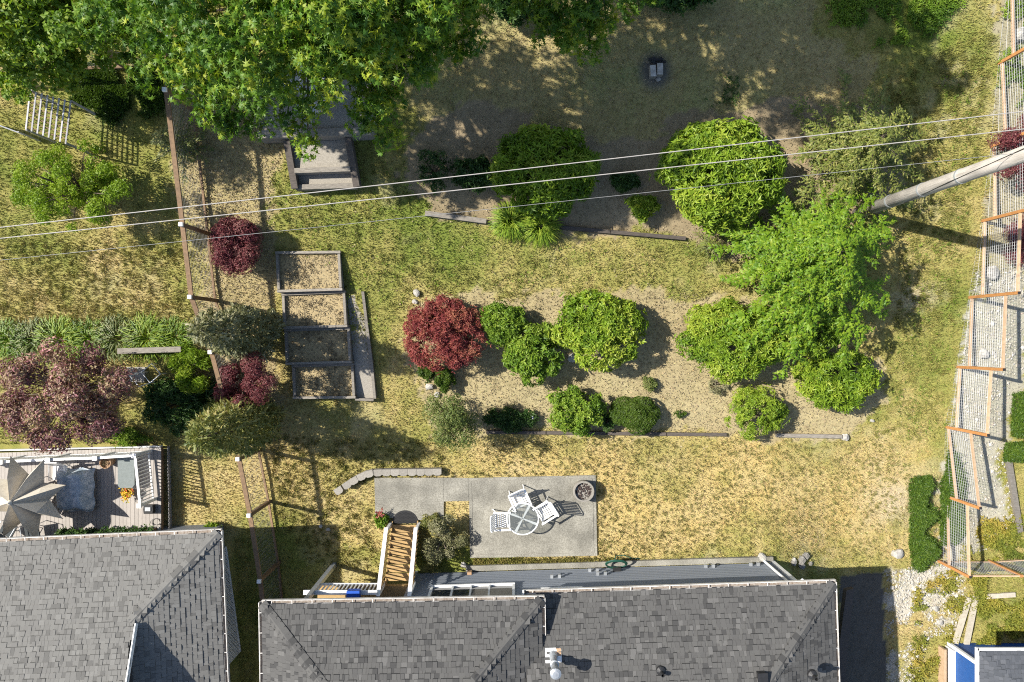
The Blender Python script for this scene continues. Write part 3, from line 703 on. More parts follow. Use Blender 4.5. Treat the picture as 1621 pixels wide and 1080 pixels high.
# curved wall of split-face blocks
bw = thing('retaining_wall', 'low curved retaining wall of grey split-face blocks by the landing slab', 'retaining wall', Wp(620, 750, 0))
path = [(536, 777), (549, 768.5), (560, 761.5), (572, 755), (584, 750.5), (598, 748.8), (611.5, 748.6), (625, 748.4), (638.5, 748.2), (652, 748.1), (665.5, 748), (679, 747.8), (692, 747.5)]
for i, (u, v) in enumerate(path):
    q = path[min(i + 1, len(path) - 1)]; r = path[max(i - 1, 0)]
    a = math.atan2(-(q[1] - r[1]), q[0] - r[0]); top = .30 if i > 0 else .12
    p = Wp(u, v, top); w, dp = .315, .25
    c, s = math.cos(a), math.sin(a)
    prof = [(-w / 2, dp / 2), (-w / 2, -dp / 2 + .05), (-w / 4, -dp / 2 - .005), (w / 4, -dp / 2 - .005), (w / 2, -dp / 2 + .05), (w / 2, dp / 2)]
    MB().prism([(p.x + c * x - s * y, p.y + s * x + c * y) for x, y in prof], -.2, top + random.uniform(-.008, .008)).build('block', 'block', bw)
# ---- stairs down from the porch
stx0, stx1 = -4.60, -3.52
st = thing('staircase', 'wooden garden stairs with white handrails leading to the doormat', 'staircase', (-4.06, -7.6, 0))
nst = 8; y0s, dy, rise = -6.95, .235, .2
for i in range(nst - 1):
    y = y0s - i * dy; z = rise * (i + 1)
    MB().box(((stx0 + stx1) / 2, y - .07, z - .02), (1.0, .135, .038)).build('tread', 'stair_wood', st)
    MB().box(((stx0 + stx1) / 2, y - .215, z - .02), (1.0, .135, .038)).build('tread', 'stair_wood', st)
for x in (stx0 + .06, stx1 - .06):
    MB().beam((x, y0s + .05, -.02), (x, y0s - nst * dy, rise * nst - .12), .045, .26).build('stringer', 'stair_wood', st)
for x in (stx0, stx1):
    yt = y0s - nst * dy + .1
    MB().beam((x, y0s + .12, 1.03), (x, -8.76, 2.58), .135, .045).build('handrail', 'white_paint', st)
    for y, zb, zt in ((y0s + .02, -.1, 1.05), (yt, 1.3, 2.5)):
        MB().beam((x, y, zb), (x, y, zt), .10, .10, up=(0, 1, 0)).build('newel_post', 'white_paint', st)
    for i in range(14):
        t = (i + .5) / 14; y = y0s - t * (nst * dy); zb = .1 + t * 1.5
        MB().beam((x, y, zb), (x, y, zb + .92), .04, .04, up=(0, 1, 0)).build('baluster', 'stair_wood', st)
# ---- porch
po = thing('porch', 'raised porch with golden floor boards and white railing under the eave', 'porch', (-5.8, -9.5, 0))
for i in range(9):
    y = -8.86 - i * .145
    MB().box((-5.25, y, 1.58), (3.4, .138, .04)).build('floor_board', 'stair_wood', po)
for z, w in ((1.78, .07), (2.58, .15)):
    MB().beam((-7.15 if z > 2 else -6.95, -8.62, z), (-4.62, -8.62, z), w, .05).build('rail', 'white_paint', po)
for i in range(17):
    x = -6.85 + i * .135; MB().beam((x, -8.62, 1.79), (x, -8.62, 2.56), .04, .04, up=(0, 1, 0)).build('baluster', 'white_paint', po)
MB().beam((-6.75, -8.5, -.2), (-6.85, -8.62, 3.85), .15, .15, up=(0, 1, 0)).build('roof_post', 'grey_metal', po)
MB().beam((-6.95, -8.78, 1.47), (-3.6, -8.78, 1.47), .05, .2).build('rim_joist', 'stair_wood', po)
bb = MB(); p = Wp(560, 941, 2.72); bb.box(p, (.42, .30, .24)); 
bbx = bb.build('planter_box', 'blue_plastic'); tag(bbx, 'blue plastic box on the white porch railing', 'box')
MB().box(p + Vector((0, .0, .125)), (.44, .32, .012)).build('rim', 'blue_plastic', bbx)
# doormat
pm = Wp(641, 828, .06)
mb = MB(); n = 20
mb.prism([(pm.x + .50 * math.cos(math.pi * i / n), pm.y - .02 + .50 * math.sin(math.pi * i / n)) for i in range(n + 1)], .052, .066)
dm = mb.build('doormat', 'black_rubber'); tag(dm, 'half-round black rubber doormat at the foot of the stairs', 'doormat')
mb = MB()
for i in range(-9, 10):
    for j in range(0, 10):
        x, y = i * .05 + (j % 2) * .025, j * .05 + .03
        if x * x + y * y < .2: mb.box((pm.x + x, pm.y - .02 + y, .071), (.03, .03, .01))
mb.build('studs', 'black_metal', dm, kind='stuff')
# ------------------------------------------------------------------ fences
def wire_panel(parent, p0, p1, z0, z1, step, r, mat):
    """welded wire between two posts; z0/z1 give bottom and top at each end"""
    p0 = Vector(p0); p1 = Vector(p1); L = (p1 - p0).length; n = max(2, round(L / step)); mb = MB()
    def pt(t, k):
        p = p0.lerp(p1, t); a = z0[0] + (z0[1] - z0[0]) * t; b = z1[0] + (z1[1] - z1[0]) * t; return Vector((p.x, p.y, a + (b - a) * k))
    for i in range(n + 1): mb.tube([pt(i / n, 0), pt(i / n, 1)], r, 3, cap=False)
    m = max(2, round((z1[0] - z0[0]) / step))
    for j in range(m + 1): mb.tube([pt(0, j / m), pt(1, j / m)], r, 3, cap=False)
    return mb.build('wire_mesh', mat, parent, kind='stuff')
FR = [((1598, -35), 2.4), ((1583, 100), 2.4), ((1571, 232), 2.4), ((1556, 350), 2.38), ((1536, 471), 2.38), ((1517, 581), 2.35), ((1498.5, 676), 2.25), ((1497, 785), 1.95), ((1486, 888), 1.85)]
rp = [(G(*p), h) for p, h in FR]
wf = thing('wire_fence', 'tall cedar post fence with white wire grid stepping down the slope', 'fence', rp[4][0])
for p, h in rp:
    a = p + Vector((0, 0, -.3)); b = p + Vector((0, 0, h))
    po_ = MB().beam(a, b, .10, .10, up=(0, 1, 0)).build('post', 'cedar', wf)
    MB().box(b + Vector((0, 0, .015)), (.085, .085, .03)).build('post_cap', 'black_metal', po_)
for (p, h), (q, k) in zip(rp[:-1], rp[1:]):
    zt = q.z + k - .06; zb = p.z + .10
    d = (q - p); d.z = 0; d.normalize(); off = Vector((.0, 0, 0))
    a, b = p + d * .05, q - d * .05
    for z in (zt, zb):
        MB().beam((a.x, a.y, z), (b.x, b.y, z), .05, .095).build('rail', 'cedar_rail', wf)
    wire_panel(wf, a + d * .02, b - d * .02, (zb, zb), (zt, zt), .105, .0043, 'wire')
    wire_panel(wf, a + Vector((-.04, 0, 0)), b + Vector((-.04, 0, 0)), (p.z - .02, q.z - .02), (zb + .06, zb + .06), .105, .004, 'wire')
# return leg of the fence at its lower end
q1 = G(1565, 888); q2 = G(1700, 880)
wf2 = thing('wire_fence', 'short cedar and wire fence running right from the tall fence corner', 'fence', q1)
prev = rp[-1]
for q in (q1, q2):
    MB().beam(q - Vector((0, 0, .3)), q + Vector((0, 0, 1.75)), .10, .10, up=(0, 1, 0)).build('post', 'cedar', wf2)
    p = prev[0]; d = (q - p); d.z = 0; d.normalize(); a, b = p + d * .06, q - d * .06
    zt, zb = q.z + 1.7, q.z + .12
    for z in (zt, zb): MB().beam((a.x, a.y, z), (b.x, b.y, z), .045, .09).build('rail', 'cedar_rail', wf2)
    wire_panel(wf2, a, b, (zb, zb), (zt, zt), .105, .0043, 'wire')
    prev = (q, 1.75)
# ---- brown fence on the left
FL = [(315, 100), (309, 177), (331, 371), (343, 476), (372, 556), (392, 634), (411, 712), (427, 794), (442, 890), (452, 985)]
lp = [G(*p) for p in FL]; HL = 2.02
lf = thing('wooden_fence', 'long brown deer fence with thin wire running past the raised beds', 'fence', lp[3])
for p in lp:
    b = p + Vector((0, 0, HL)); po_ = MB().beam(p - Vector((0, 0, .3)), b, .12, .12, up=(0, 1, 0)).build('post', 'brown_wood', lf)
    MB().box(b + Vector((0, 0, .05)), (.13, .13, .09)).build('post_cap', 'white_paint', po_)
for p, q in zip(lp[:-1], lp[1:]):
    for z in (HL - .06, .12):
        MB().beam(p + Vector((0, 0, z)), q + Vector((0, 0, z)), .15 if z > 1 else .08, .06).build('rail', 'brown_wood', lf)
    wire_panel(lf, p, q, (p.z + .12, q.z + .12), (p.z + HL - .08, q.z + HL - .08), .11, .0024, 'wire_dull')
lf2 = thing('wooden_fence', 'brown wooden gate frame half hidden in the leaves at upper left', 'fence', G(200, 110))
lq = [G(315, 100), G(200, 108), G(85, 112), G(-20, 118)]
for p in lq[1:]:
    MB().beam(p - Vector((0, 0, .3)), p + Vector((0, 0, HL)), .11, .11, up=(0, 1, 0)).build('post', 'brown_wood', lf2)
for p, q in zip(lq[:-1], lq[1:]):
    for z in (HL - .06, .12): MB().beam(p + Vector((0, 0, z)), q + Vector((0, 0, z)), .10, .05).build('rail', 'brown_wood', lf2)
    wire_panel(lf2, p, q, (p.z + .12, q.z + .12), (p.z + HL - .08, q.z + HL - .08), .15, .003, 'wire_dull')

# ------------------------------------------------------------------ raised beds, timbers, steps
mat_plain('bed_soil', (.42, .335, .185), (.26, .20, .105), 22, .95, bump=.6, vary=.08, detail=9)
mat_plain('step_fill', (.36, .33, .28), (.20, .18, .15), 30, .95, bump=.6, vary=.06, detail=9)
BEDS = [([(438, 400), (536, 399), (539, 458), (441, 461)], 1.66, 'uppermost raised bed, tan mulch, half in shade of the purple bush'),
        ([(448, 466), (544, 462), (547, 516), (450, 519)], 1.40, 'second raised bed down, grassy mulch in full sun'),
        ([(452, 523), (551, 520), (554, 573), (454, 576)], 1.17, 'third raised bed down, crossed by slanting shadows'),
        ([(464, 580), (557, 577), (560, 629), (466, 630)], .90, 'lowest raised bed, its right half sunlit')]
for px, zt, lab in BEDS:
    c = [Wp(u, v, zt) for u, v in px]
    b = thing('raised_bed', lab, 'raised bed', (c[0] + c[2]) / 2 - Vector((0, 0, .4)), 'weathered timber raised beds')
    for i in range(4):
        p, q = c[i], c[(i + 1) % 4]; d = (q - p).normalized()
        if i % 2 == 0: p, q = p - d * .06, q + d * .06
        else: p, q = p + d * .06, q - d * .06
        for lv in range(3):
            dz = Vector((0, 0, -.09 - lv * .19)); jt = .0 if lv == 0 else .004 * (-1) ** lv
            MB().beam(p + dz, q + dz, .09 + jt, .18).build('board', 'grey_wood', b)
    m = sum(c, Vector()) / 4
    P = [m + (p - m) * .97 for p in c]
    MB().prism([(p.x, p.y) for p in P][::-1], zt - .6, zt - .14).build('soil', 'bed_soil', b)
    # dry litter on the soil
    n = 900; s, t = rng.random(n), rng.random(n)
    A = np.array([[*p] for p in P]); X = (A[0] * (1 - s)[:, None] + A[1] * s[:, None]) * (1 - t)[:, None] + (A[3] * (1 - s)[:, None] + A[2] * s[:, None]) * t[:, None]
    X[:, 2] = zt - .137; foliage('litter', X, np.tile([0, 0, 1.], (n, 1)), 'chips', b, .07, .03, 'leaf', 1, lift=.2, kind='stuff')
    w_ = X[rng.random(n) < .12]; w_ = w_[fbm(w_[:, 0], w_[:, 1], 1.5, 3, 5.) > .45]; foliage('weeds', w_, np.tile([0, 0, 1.], (len(w_), 1)), 'chips', b, .12, .03, 'leaf', 4, lift=.8, kind='stuff')
zz = [Wp(574, 461, 1.35), Wp(581, 520, 1.1), Wp(588, 575, .9), Wp(593, 631, .72)]
b = thing('raised_bed', 'narrow timber strip bed along the right of the raised beds', 'raised bed', zz[2] - Vector((0, 0, .4)), 'weathered timber raised beds')
for p, q in zip(zz[:-1], zz[1:]):
    for lv in range(3): MB().beam(p + Vector((0, 0, -.09 - lv * .19)), q + Vector((0, 0, -.09 - lv * .19)), .10 - .004 * lv, .18).build('board', 'grey_wood', b)
for lv in range(2): MB().beam(Wp(563, 632, .70 - lv * .19), Wp(592, 633, .70 - lv * .19), .09, .18).build('board', 'grey_wood', b)
sf = []
for zq, (u, v) in zip(zz, ((547, 470), (552, 521), (558, 576), (562, 630))):
    z_ = zq.z - .13; l_ = Wp(u + 3, v, z_); sf += [l_, Vector((zq.x, zq.y, z_))]
MB().poly(sf, [(0, 1, 3, 2), (2, 3, 5, 4), (4, 5, 7, 6)]).build('soil', 'step_fill', b)

def timber(name, a, b, w, h, mat, label, group=None, r=0):
    o = thing(name, label, 'timber', (Vector(a) + Vector(b)) / 2, group)
    n = max(1, round((Vector(b) - Vector(a)).length / 2.4)); a, b = Vector(a), Vector(b)
    for i in range(n):
        p, q = a.lerp(b, i / n + .002), a.lerp(b, (i + 1) / n - .002)
        MB().beam(p, q, w, h).build('length', mat, o)
    return o
def gl(px, h): return G(px[0], px[1], h)
timber('landscape_timber', gl((673, 338), .06), gl((770, 351), .06), .17, .18, 'grey_wood', 'weathered grey timber edging the left end of the upper bed')
timber('landscape_timber', gl((846, 357), .05), gl((1085, 378), .05), .13, .16, 'dark_timber', 'dark timber edging below the shaded upper bed')
timber('landscape_timber', gl((769, 684), .05), gl((1150, 688), .05), .12, .15, 'dark_timber', 'long dark timber edging the bottom of the middle bed')
timber('landscape_timber', gl((1228, 689), .06), gl((1332, 691), .06), .14, .15, 'grey_wood', 'grey timber ending at a white stone in the middle bed')

# terrace and gravel steps under the maple
tw = thing('retaining_wall', 'weathered timber terrace wall under the big maple', 'retaining wall', G(500, 212))
ta, tb = G(409, 214, .62), G(592, 208, .62)
for lv in range(4):
    MB().beam(ta + Vector((0, 0, -lv * .16)), tb + Vector((0, 0, -lv * .16)), .26 - .006 * (lv % 2), .155).build('timber', 'grey_wood', tw)
for (u0, v0, u1, v1) in ((409, 200, 418, 130), (590, 196, 585, 130)):
    MB().beam(G(u0, v0, .6), G(u1, v1, .3), .2, .3).build('timber', 'grey_wood', tw)
tc = [ta + Vector((.1, .1, 0)), tb + Vector((-.1, .1, 0)), Wp(580, 125, tb.z), Wp(425, 128, ta.z)]
MB().prism([(p.x, p.y) for p in tc], ta.z - .9, ta.z - .02).build('terrace_fill', 'step_fill', tw)
ts = thing('garden_steps', 'timber framed gravel steps below the terrace wall', 'steps', G(512, 262))
zt1, zt2 = g1(*G(512, 240)[:2]) + .30, g1(*G(512, 285)[:2]) + .22
for (a, b) in (((456, 224), (469, 299)), ((552, 219), (566, 296))):
    p, q = Wp(a[0], a[1], zt1 + .1), Wp(b[0], b[1], zt2 + .06)
    MB().beam(p, q, .22, .40).build('side_timber', 'dark_timber', ts)
MB().beam(Wp(468, 272, zt1), Wp(556, 269, zt1), .17, .3).build('riser', 'grey_wood', ts)
MB().beam(Wp(470, 298, zt2), Wp(565, 295, zt2), .17, .3).build('riser', 'grey_wood', ts)
MB().prism([(p.x, p.y) for p in (Wp(460, 226, zt1), Wp(551, 221, zt1), Wp(556, 267, zt1), Wp(467, 270, zt1))][::-1], zt1 - .5, zt1 - .03).build('gravel_fill', 'step_fill', ts)
MB().prism([(p.x, p.y) for p in (Wp(470, 274, zt2), Wp(558, 271, zt2), Wp(563, 293, zt2), Wp(471, 296, zt2))][::-1], zt2 - .5, zt2 - .03).build('gravel_fill', 'step_fill', ts)
# picnic table on the terrace
pz = ta.z
mat_plain('old_board', (.42, .41, .42), (.30, .29, .30), 8, .85, stretch=(1, 4, 4), vary=.2)
pt_ = thing('picnic_table', 'weathered grey picnic table under the maple branches', 'table', Wp(495, 160, pz))
cx = Wp(498, 152, pz); ang = math.radians(-52); dx = Vector((math.cos(ang), math.sin(ang), 0)); dy_ = Vector((-dx.y, dx.x, 0))
for i in range(5): MB().beam(cx + dy_ * (i - 2) * .15 - dx * .85 + Vector((0, 0, .72)), cx + dy_ * (i - 2) * .15 + dx * .85 + Vector((0, 0, .72)), .14, .04).build('plank', 'old_board', pt_)
for sgn in (-1, 1):
    for i in range(2): MB().beam(cx + dy_ * sgn * (.62 + i * .14) - dx * .85 + Vector((0, 0, .44)), cx + dy_ * sgn * (.62 + i * .14) + dx * .85 + Vector((0, 0, .44)), .13, .04).build('bench_plank', 'old_board', pt_)
    e = cx + dx * sgn * .6
    MB().beam(e + dy_ * -.75 + Vector((0, 0, .39)), e + dy_ * .75 + Vector((0, 0, .39)), .05, .09).build('crossbar', 'grey_wood', pt_)
    for k in (-1, 1): MB().beam(e + dy_ * k * .62, e + dy_ * k * .3 + Vector((0, 0, .7)), .05, .09).build('leg', 'grey_wood', pt_)

# lattice-topped arbor on the far left
ar = thing('arbor', 'pale lattice topped garden arbor beside the left trees', 'arbor', G(90, 190))
az = g1(*G(80, 180)[:2]) + 1.35
tl, tr, bl_ = Wp(48, 143, az + .1), Wp(112, 160, az), Wp(41, 205, az - .05)
for i in range(8):
    t = i / 7; a = tl.lerp(tr, t); b = a + (bl_ - tl) * (1.0 + .1 * t)
    MB().beam(a, b, .05, .02).build('slat', 'white_paint' if False else 'old_board', ar)
for i in range(8):
    t = (i + .3) / 8; a = tl + (bl_ - tl) * t + Vector((-.05, 0, -.03)); b = tr + (bl_ - tl) * t * 1.08 + Vector((.05, 0, -.03))
    MB().beam(a, b, .03, .03).build('lath', 'brown_wood', ar)
for p in (tl, tr, bl_, tr + (bl_ - tl) * 1.08):
    MB().beam((p.x, p.y, g1(p.x, p.y) - .2), (p.x, p.y, p.z - .02), .06, .06, up=(0, 1, 0)).build('post', 'old_board', ar)
nf = thing('garden_net', 'sagging pale net strung at the left edge below the arbor', 'net', G(30, 205))
a, b = G(-10, 196, .1), G(60, 222, .1); wire_panel(nf, a, b, (a.z, b.z), (a.z + .9, b.z + .75), .09, .006, 'wire')
for p in (a, b): MB().beam(p - Vector((0, 0, .3)), p + Vector((0, 0, .95)), .04, .04, up=(0, 1, 0)).build('stake', 'old_board', nf)

# ------------------------------------------------------------------ pole and lines
mat_plain('pole_wood', (.46, .425, .385), (.25, .225, .195), 4, .95, stretch=(9, 9, .35), bump=.6, vary=.03, blotch=.2)
pb = G(1358, 337); pole = thing('utility_pole', 'tall weathered utility pole leaning out of the right edge', 'pole', pb)
ptop = Vector((pb.x + .15, pb.y - .05, 13.2))
MB().tube([pb - Vector((0, 0, .5)), pb.lerp(ptop, .5), ptop], [.205, .20, .19], 16).build('shaft', 'pole_wood', pole, smooth=True)
MB().tube([pb.lerp(ptop, .25) + Vector((-.02, -.215, 0)), pb.lerp(ptop, .45) + Vector((-.18, -.11, 0)), pb.lerp(ptop, .7) + Vector((-.20, .06, 0)), ptop + Vector((-.2, 0, 0))], .014, 5).build('ground_wire', 'black_metal', pole)
for k_ in (.18, .33, .48): MB().lathe(pb.lerp(ptop, k_), [(.20, -.03), (.213, -.03), (.213, .03), (.20, .03)], 16).build('steel_band', 'grey_metal', pole)
MB().beam(ptop + Vector((-.12, -1.2, -.5)), ptop + Vector((-.12, 1.2, -.5)), .10, .12).build('cross_arm', 'pole_wood', pole)
mat_plain('cable_pale', (.38, .355, .33), (.30, .28, .26), 5, .5, vary=.02)
mat_plain('cable_grey', (.26, .26, .26), (.2, .2, .2), 5, .5, vary=.02)
def line(u0, v0, u1, v1, z0, z1, r, mat, label, sag=.12):
    a, b = Wp(u0, v0, z0), Wp(u1, v1, z1); L = (b - a); a2, b2 = a - L * .35, b + L * .06
    pts = []
    for i in range(25):
        t = i / 24; p = a2.lerp(b2, t); p.z -= sag * 4 * t * (1 - t); pts.append(p)
    o = MB().tube(pts, r, 6).build('power_line', mat, smooth=True); return tag(o, label, 'power line', 'overhead lines')
line(0, 358.5, 1621, 176, 11.6, 12.2, .0105, 'cable_pale', 'uppermost of the three overhead lines, thick and pale')
line(0, 376, 1621, 204, 11.6, 12.2, .0105, 'cable_pale', 'middle one of the three overhead lines, thick and pale')
line(0, 411, 1621, 241, 8.0, 9.5, .006, 'cable_grey', 'thin grey lowest overhead line crossing the shrubs')
# ------------------------------------------------------------------ plants
def leafm(name, cols, trans=.28, rough=.5, spec=.3): mat_tint(name, cols, rough, trans, (1.25, 1.35, .6), spec)
leafm('leaf_lime', [(0.070, 0.135, 0.010), (0.146, 0.237, 0.017), (0.222, 0.313, 0.027), (0.329, 0.384, 0.048)])
leafm('leaf_green', [(0.052, 0.114, 0.012), (0.105, 0.189, 0.017), (0.164, 0.256, 0.024), (0.253, 0.337, 0.042)])
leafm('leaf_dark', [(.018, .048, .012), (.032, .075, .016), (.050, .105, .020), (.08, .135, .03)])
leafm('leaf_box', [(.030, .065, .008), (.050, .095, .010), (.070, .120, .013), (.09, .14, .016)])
leafm('leaf_olive', [(0.054, 0.084, 0.020), (0.090, 0.126, 0.028), (0.138, 0.168, 0.042), (0.228, 0.228, 0.083)], .2)
leafm('leaf_maple', [(.028, .080, .010), (.062, .140, .014), (.120, .215, .018), (.30, .34, .03)], .30)
leafm('leaf_yellow', [(0.060, 0.126, 0.014), (0.119, 0.205, 0.020), (0.187, 0.268, 0.028), (0.306, 0.315, 0.045)], .36)
leafm('leaf_fresh', [(0.090, 0.165, 0.012), (0.150, 0.237, 0.016), (0.216, 0.308, 0.022), (0.288, 0.363, 0.040)], .36)
leafm('needle_fresh', [(0.063, 0.142, 0.008), (0.105, 0.196, 0.011), (0.161, 0.257, 0.013), (0.239, 0.305, 0.029)], .25)
leafm('needle_straw', [(.075, .105, .022), (.125, .155, .03), (.185, .205, .042), (.29, .27, .08)], .2)
leafm('needle_grey', [(0.086, 0.092, 0.044), (0.144, 0.149, 0.068), (0.213, 0.207, 0.101), (0.322, 0.299, 0.187)], .15)
leafm('needle_green', [(0.066, 0.098, 0.031), (0.117, 0.143, 0.040), (0.183, 0.189, 0.051), (0.292, 0.252, 0.083)], .2)
leafm('juniper', [(0.030, 0.069, 0.008), (0.051, 0.100, 0.010), (0.074, 0.131, 0.012), (0.108, 0.163, 0.018)], .15)
mat_tint('leaf_red', [(0.125, 0.027, 0.031), (0.237, 0.053, 0.053), (0.338, 0.098, 0.077), (0.413, 0.188, 0.105)], .5, .25, (1.3, .6, .6))
mat_tint('leaf_wine', [(.050, .013, .017), (.105, .024, .032), (.165, .045, .048), (.25, .125, .105)], .5, .2, (1.3, .6, .7))
mat_tint('leaf_plum', [(0.067, 0.040, 0.030), (0.178, 0.065, 0.080), (0.233, 0.142, 0.103), (0.288, 0.232, 0.113), (0.416, 0.190, 0.206)], .45, .2, (1.2, .9, .8), spec=.3)
mat_plain('bark', (.16, .125, .095), (.08, .06, .045), 12, .95, stretch=(3, 3, .6), bump=.5)

def stems(parent, base, tops, r, mat='bark'):
    mb = MB()
    for t in tops:
        t = Vector(t); m = base.lerp(t, .5) + Vector((random.uniform(-.1, .1), random.uniform(-.1, .1), .08))
        mb.tube([base - Vector((0, 0, .1)), m, t], [r, r * .7, r * .3], 6)
    return mb.build('stems', mat, parent, smooth=True)
def shrub(name, label, cat, box, h, mat, n, L, Wd, m=5, K=9, group=None, lift=.35, droop=0., lr=(.24, .42), depth=.35, shape='leaf', flat=.62, jit=.5, tsh=0.):
    h *= .82; L *= 1.32; Wd *= 1.35; n = int(n * .55); jit = max(jit, .7); depth = min(.8, depth + .12) if depth > .2 else depth; K = int(K * 1.5)
    u0, v0, u1, v1 = box; uc, vc = (u0 + u1) / 2, (v0 + v1) / 2
    c = G(uc, vc, h * .5); g = c.z - h * .5; k = (H - c.z) / FPX; rx, ry = (u1 - u0) / 2 * k * .93, (v1 - v0) / 2 * k * .93
    t = thing(name, label, cat, (c.x, c.y, g), group)
    lumps = [(c.x, c.y, g + h * .42, rx * .74, ry * .74, h * .47)]
    for i in range(K):
        a = i * 2.39996 + random.uniform(-.25, .25); e = 1.4 * (i + .5) / K * random.uniform(.75, 1.1); r = random.uniform(*lr)
        ce, se = math.cos(e), math.sin(e)
        lumps.append((c.x + rx * (1 - r * flat) * math.cos(a) * ce, c.y + ry * (1 - r * flat) * math.sin(a) * ce, g + h * .42 + h * .5 * (1 - r * .6) * se, rx * r, ry * r, h * r * .75))
    P, N, idx = lump_pts(lumps, n, depth, -.35, .68)
    ok = P[:, 2] > gh(P[:, 0], P[:, 1]) + .04; P, N, idx = P[ok], N[ok], idx[ok]
    hole = fbm(P[:, 0] * 1.3 + P[:, 2] * .9, P[:, 1] * 1.3 - P[:, 2] * .7, 1.9, 3, 13.) > (.36 if depth > .2 else .1); P, N, idx = P[hole], N[hole], idx[hole]
    q = rng.integers(0, len(P), max(6, len(P) // 14)); P2 = P[q] + N[q] * rng.uniform(.05, .20, (len(q), 1)) * min(1., rx) * (1 if depth > .2 else .15) + [0, 0, .02]; P = np.concatenate([P, P2]); N = np.concatenate([N, N[q]]); idx = np.concatenate([idx, idx[q]])
    lt = rng.random(len(lumps)); tint = np.clip(.02 + .34 * lt[idx] + .62 * rng.random(len(P)) + tsh + (fbm(P[:, 0], P[:, 1], 1.1, 3, 27.) - .5) * .9, 0, 1)
    stems(t, Vector((c.x, c.y, g)), [(l[0], l[1], l[2]) for l in lumps[1:7]], .035)
    foliage('crown', P, N, mat, t, L, Wd, shape, m, tint, lift, droop, jit)
    return t
R = 'rhododendron'
# upper bed
shrub('rhododendron', 'broad rounded rhododendron at the left of the upper bed', 'shrub', (777, 203, 946, 343), 2.3, 'leaf_lime', 9000, .15, .05, 6, 16, tsh=-.05)
shrub('rhododendron', 'largest yellow green rhododendron, beside the straw coloured conifer', 'shrub', (1040, 192, 1238, 366), 2.8, 'leaf_lime', 13000, .15, .05, 6, 20, tsh=.02)
shrub('shrub', 'small lime shrub standing in sun above the dark timber', 'shrub', (991, 306, 1042, 352), .8, 'leaf_lime', 1500, .10, .035, 5, 6)
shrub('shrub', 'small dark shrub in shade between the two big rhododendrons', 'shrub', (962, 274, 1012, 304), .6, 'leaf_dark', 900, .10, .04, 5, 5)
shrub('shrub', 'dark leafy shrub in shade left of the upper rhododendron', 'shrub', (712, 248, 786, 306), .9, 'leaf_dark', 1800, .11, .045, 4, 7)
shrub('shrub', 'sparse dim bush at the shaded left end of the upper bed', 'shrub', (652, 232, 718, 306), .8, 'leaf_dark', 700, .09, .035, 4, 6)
# middle bed
shrub('japanese_maple', 'red laceleaf maple dome at the left of the middle bed', 'shrub', (643, 476, 763, 586), 1.9, 'leaf_red', 15000, .085, .024, 4, 40, lift=.45, droop=.15, lr=(.13, .26), shape='leaf', jit=.8, flat=.1)
shrub('shrub', 'yellow green bush right behind the red maple', 'shrub', (756, 477, 838, 547), 1.3, 'leaf_green', 4200, .09, .035, 5, 10)
shrub('shrub', 'glossy mid green bush in the middle of the bed', 'shrub', (795, 505, 895, 613), 1.6, 'leaf_green', 5200, .11, .05, 5, 8, tsh=-.05)
shrub('rhododendron', 'bright lobed rhododendron casting a round shadow on the chips', 'shrub', (876, 461, 1020, 584), 2.0, 'leaf_lime', 7000, .12, .048, 6, 15, lr=(.30, .44), tsh=.06)
shrub('rhododendron', 'wide low rhododendron in front of the feathery conifer', 'shrub', (1074, 475, 1246, 605), 1.8, 'leaf_lime', 9500, .13, .042, 6, 14, tsh=0)
shrub('rhododendron', 'rhododendron tucked under the feathery conifer', 'shrub', (1236, 466, 1332, 566), 1.6, 'leaf_lime', 4200, .13, .042, 6, 9, tsh=-.08)
shrub('rhododendron', 'rightmost rhododendron of the middle bed, near the lawn', 'shrub', (1253, 555, 1388, 650), 1.5, 'leaf_lime', 5500, .13, .042, 6, 12, tsh=-.02)
shrub('shrub', 'round bright green bush beside the clipped box ball', 'shrub', (864, 608, 958, 690), 1.4, 'leaf_green', 4600, .09, .04, 5, 10, tsh=.1)
shrub('box_ball', 'clipped dark green box ball beside the long timber', 'shrub', (965, 627, 1042, 687), .95, 'leaf_box', 9000, .05, .022, 4, 6, lr=(.45, .55), depth=.12)
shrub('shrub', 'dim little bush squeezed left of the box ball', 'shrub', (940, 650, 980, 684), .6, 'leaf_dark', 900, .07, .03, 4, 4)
shrub('shrub', 'fine leaved lime bush at the lower edge of the middle bed', 'shrub', (1142, 610, 1244, 695), 1.3, 'leaf_lime', 6500, .08, .026, 5, 11)
shrub('shrub', 'low dark shrub below the red maple, left of its twin', 'shrub', (659, 571, 694, 606), .6, 'leaf_box', 1500, .06, .025, 4, 4)
shrub('shrub', 'low bronze green shrub below the red maple, right of its twin', 'shrub', (685, 577, 721, 622), .7, 'leaf_box', 1700, .06, .028, 4, 5, tsh=.1)
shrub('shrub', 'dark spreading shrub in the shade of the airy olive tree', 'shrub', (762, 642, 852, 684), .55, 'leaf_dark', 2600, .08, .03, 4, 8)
shrub('shrub', 'tiny dark round seedling on bare chips in mid bed', 'shrub', (1014, 594, 1040, 621), .4, 'leaf_olive', 350, .07, .03, 4, 3)
shrub('shrub', 'grey green tuft of a plant near the wide low rhododendron', 'shrub', (1117, 597, 1150, 628), .35, 'needle_grey', 350, .10, .02, 4, 3)
shrub('shrub', 'tiny sprout on the chips right of the box ball', 'shrub', (1066, 648, 1086, 663), .2, 'leaf_box', 90, .07, .03, 3, 2)
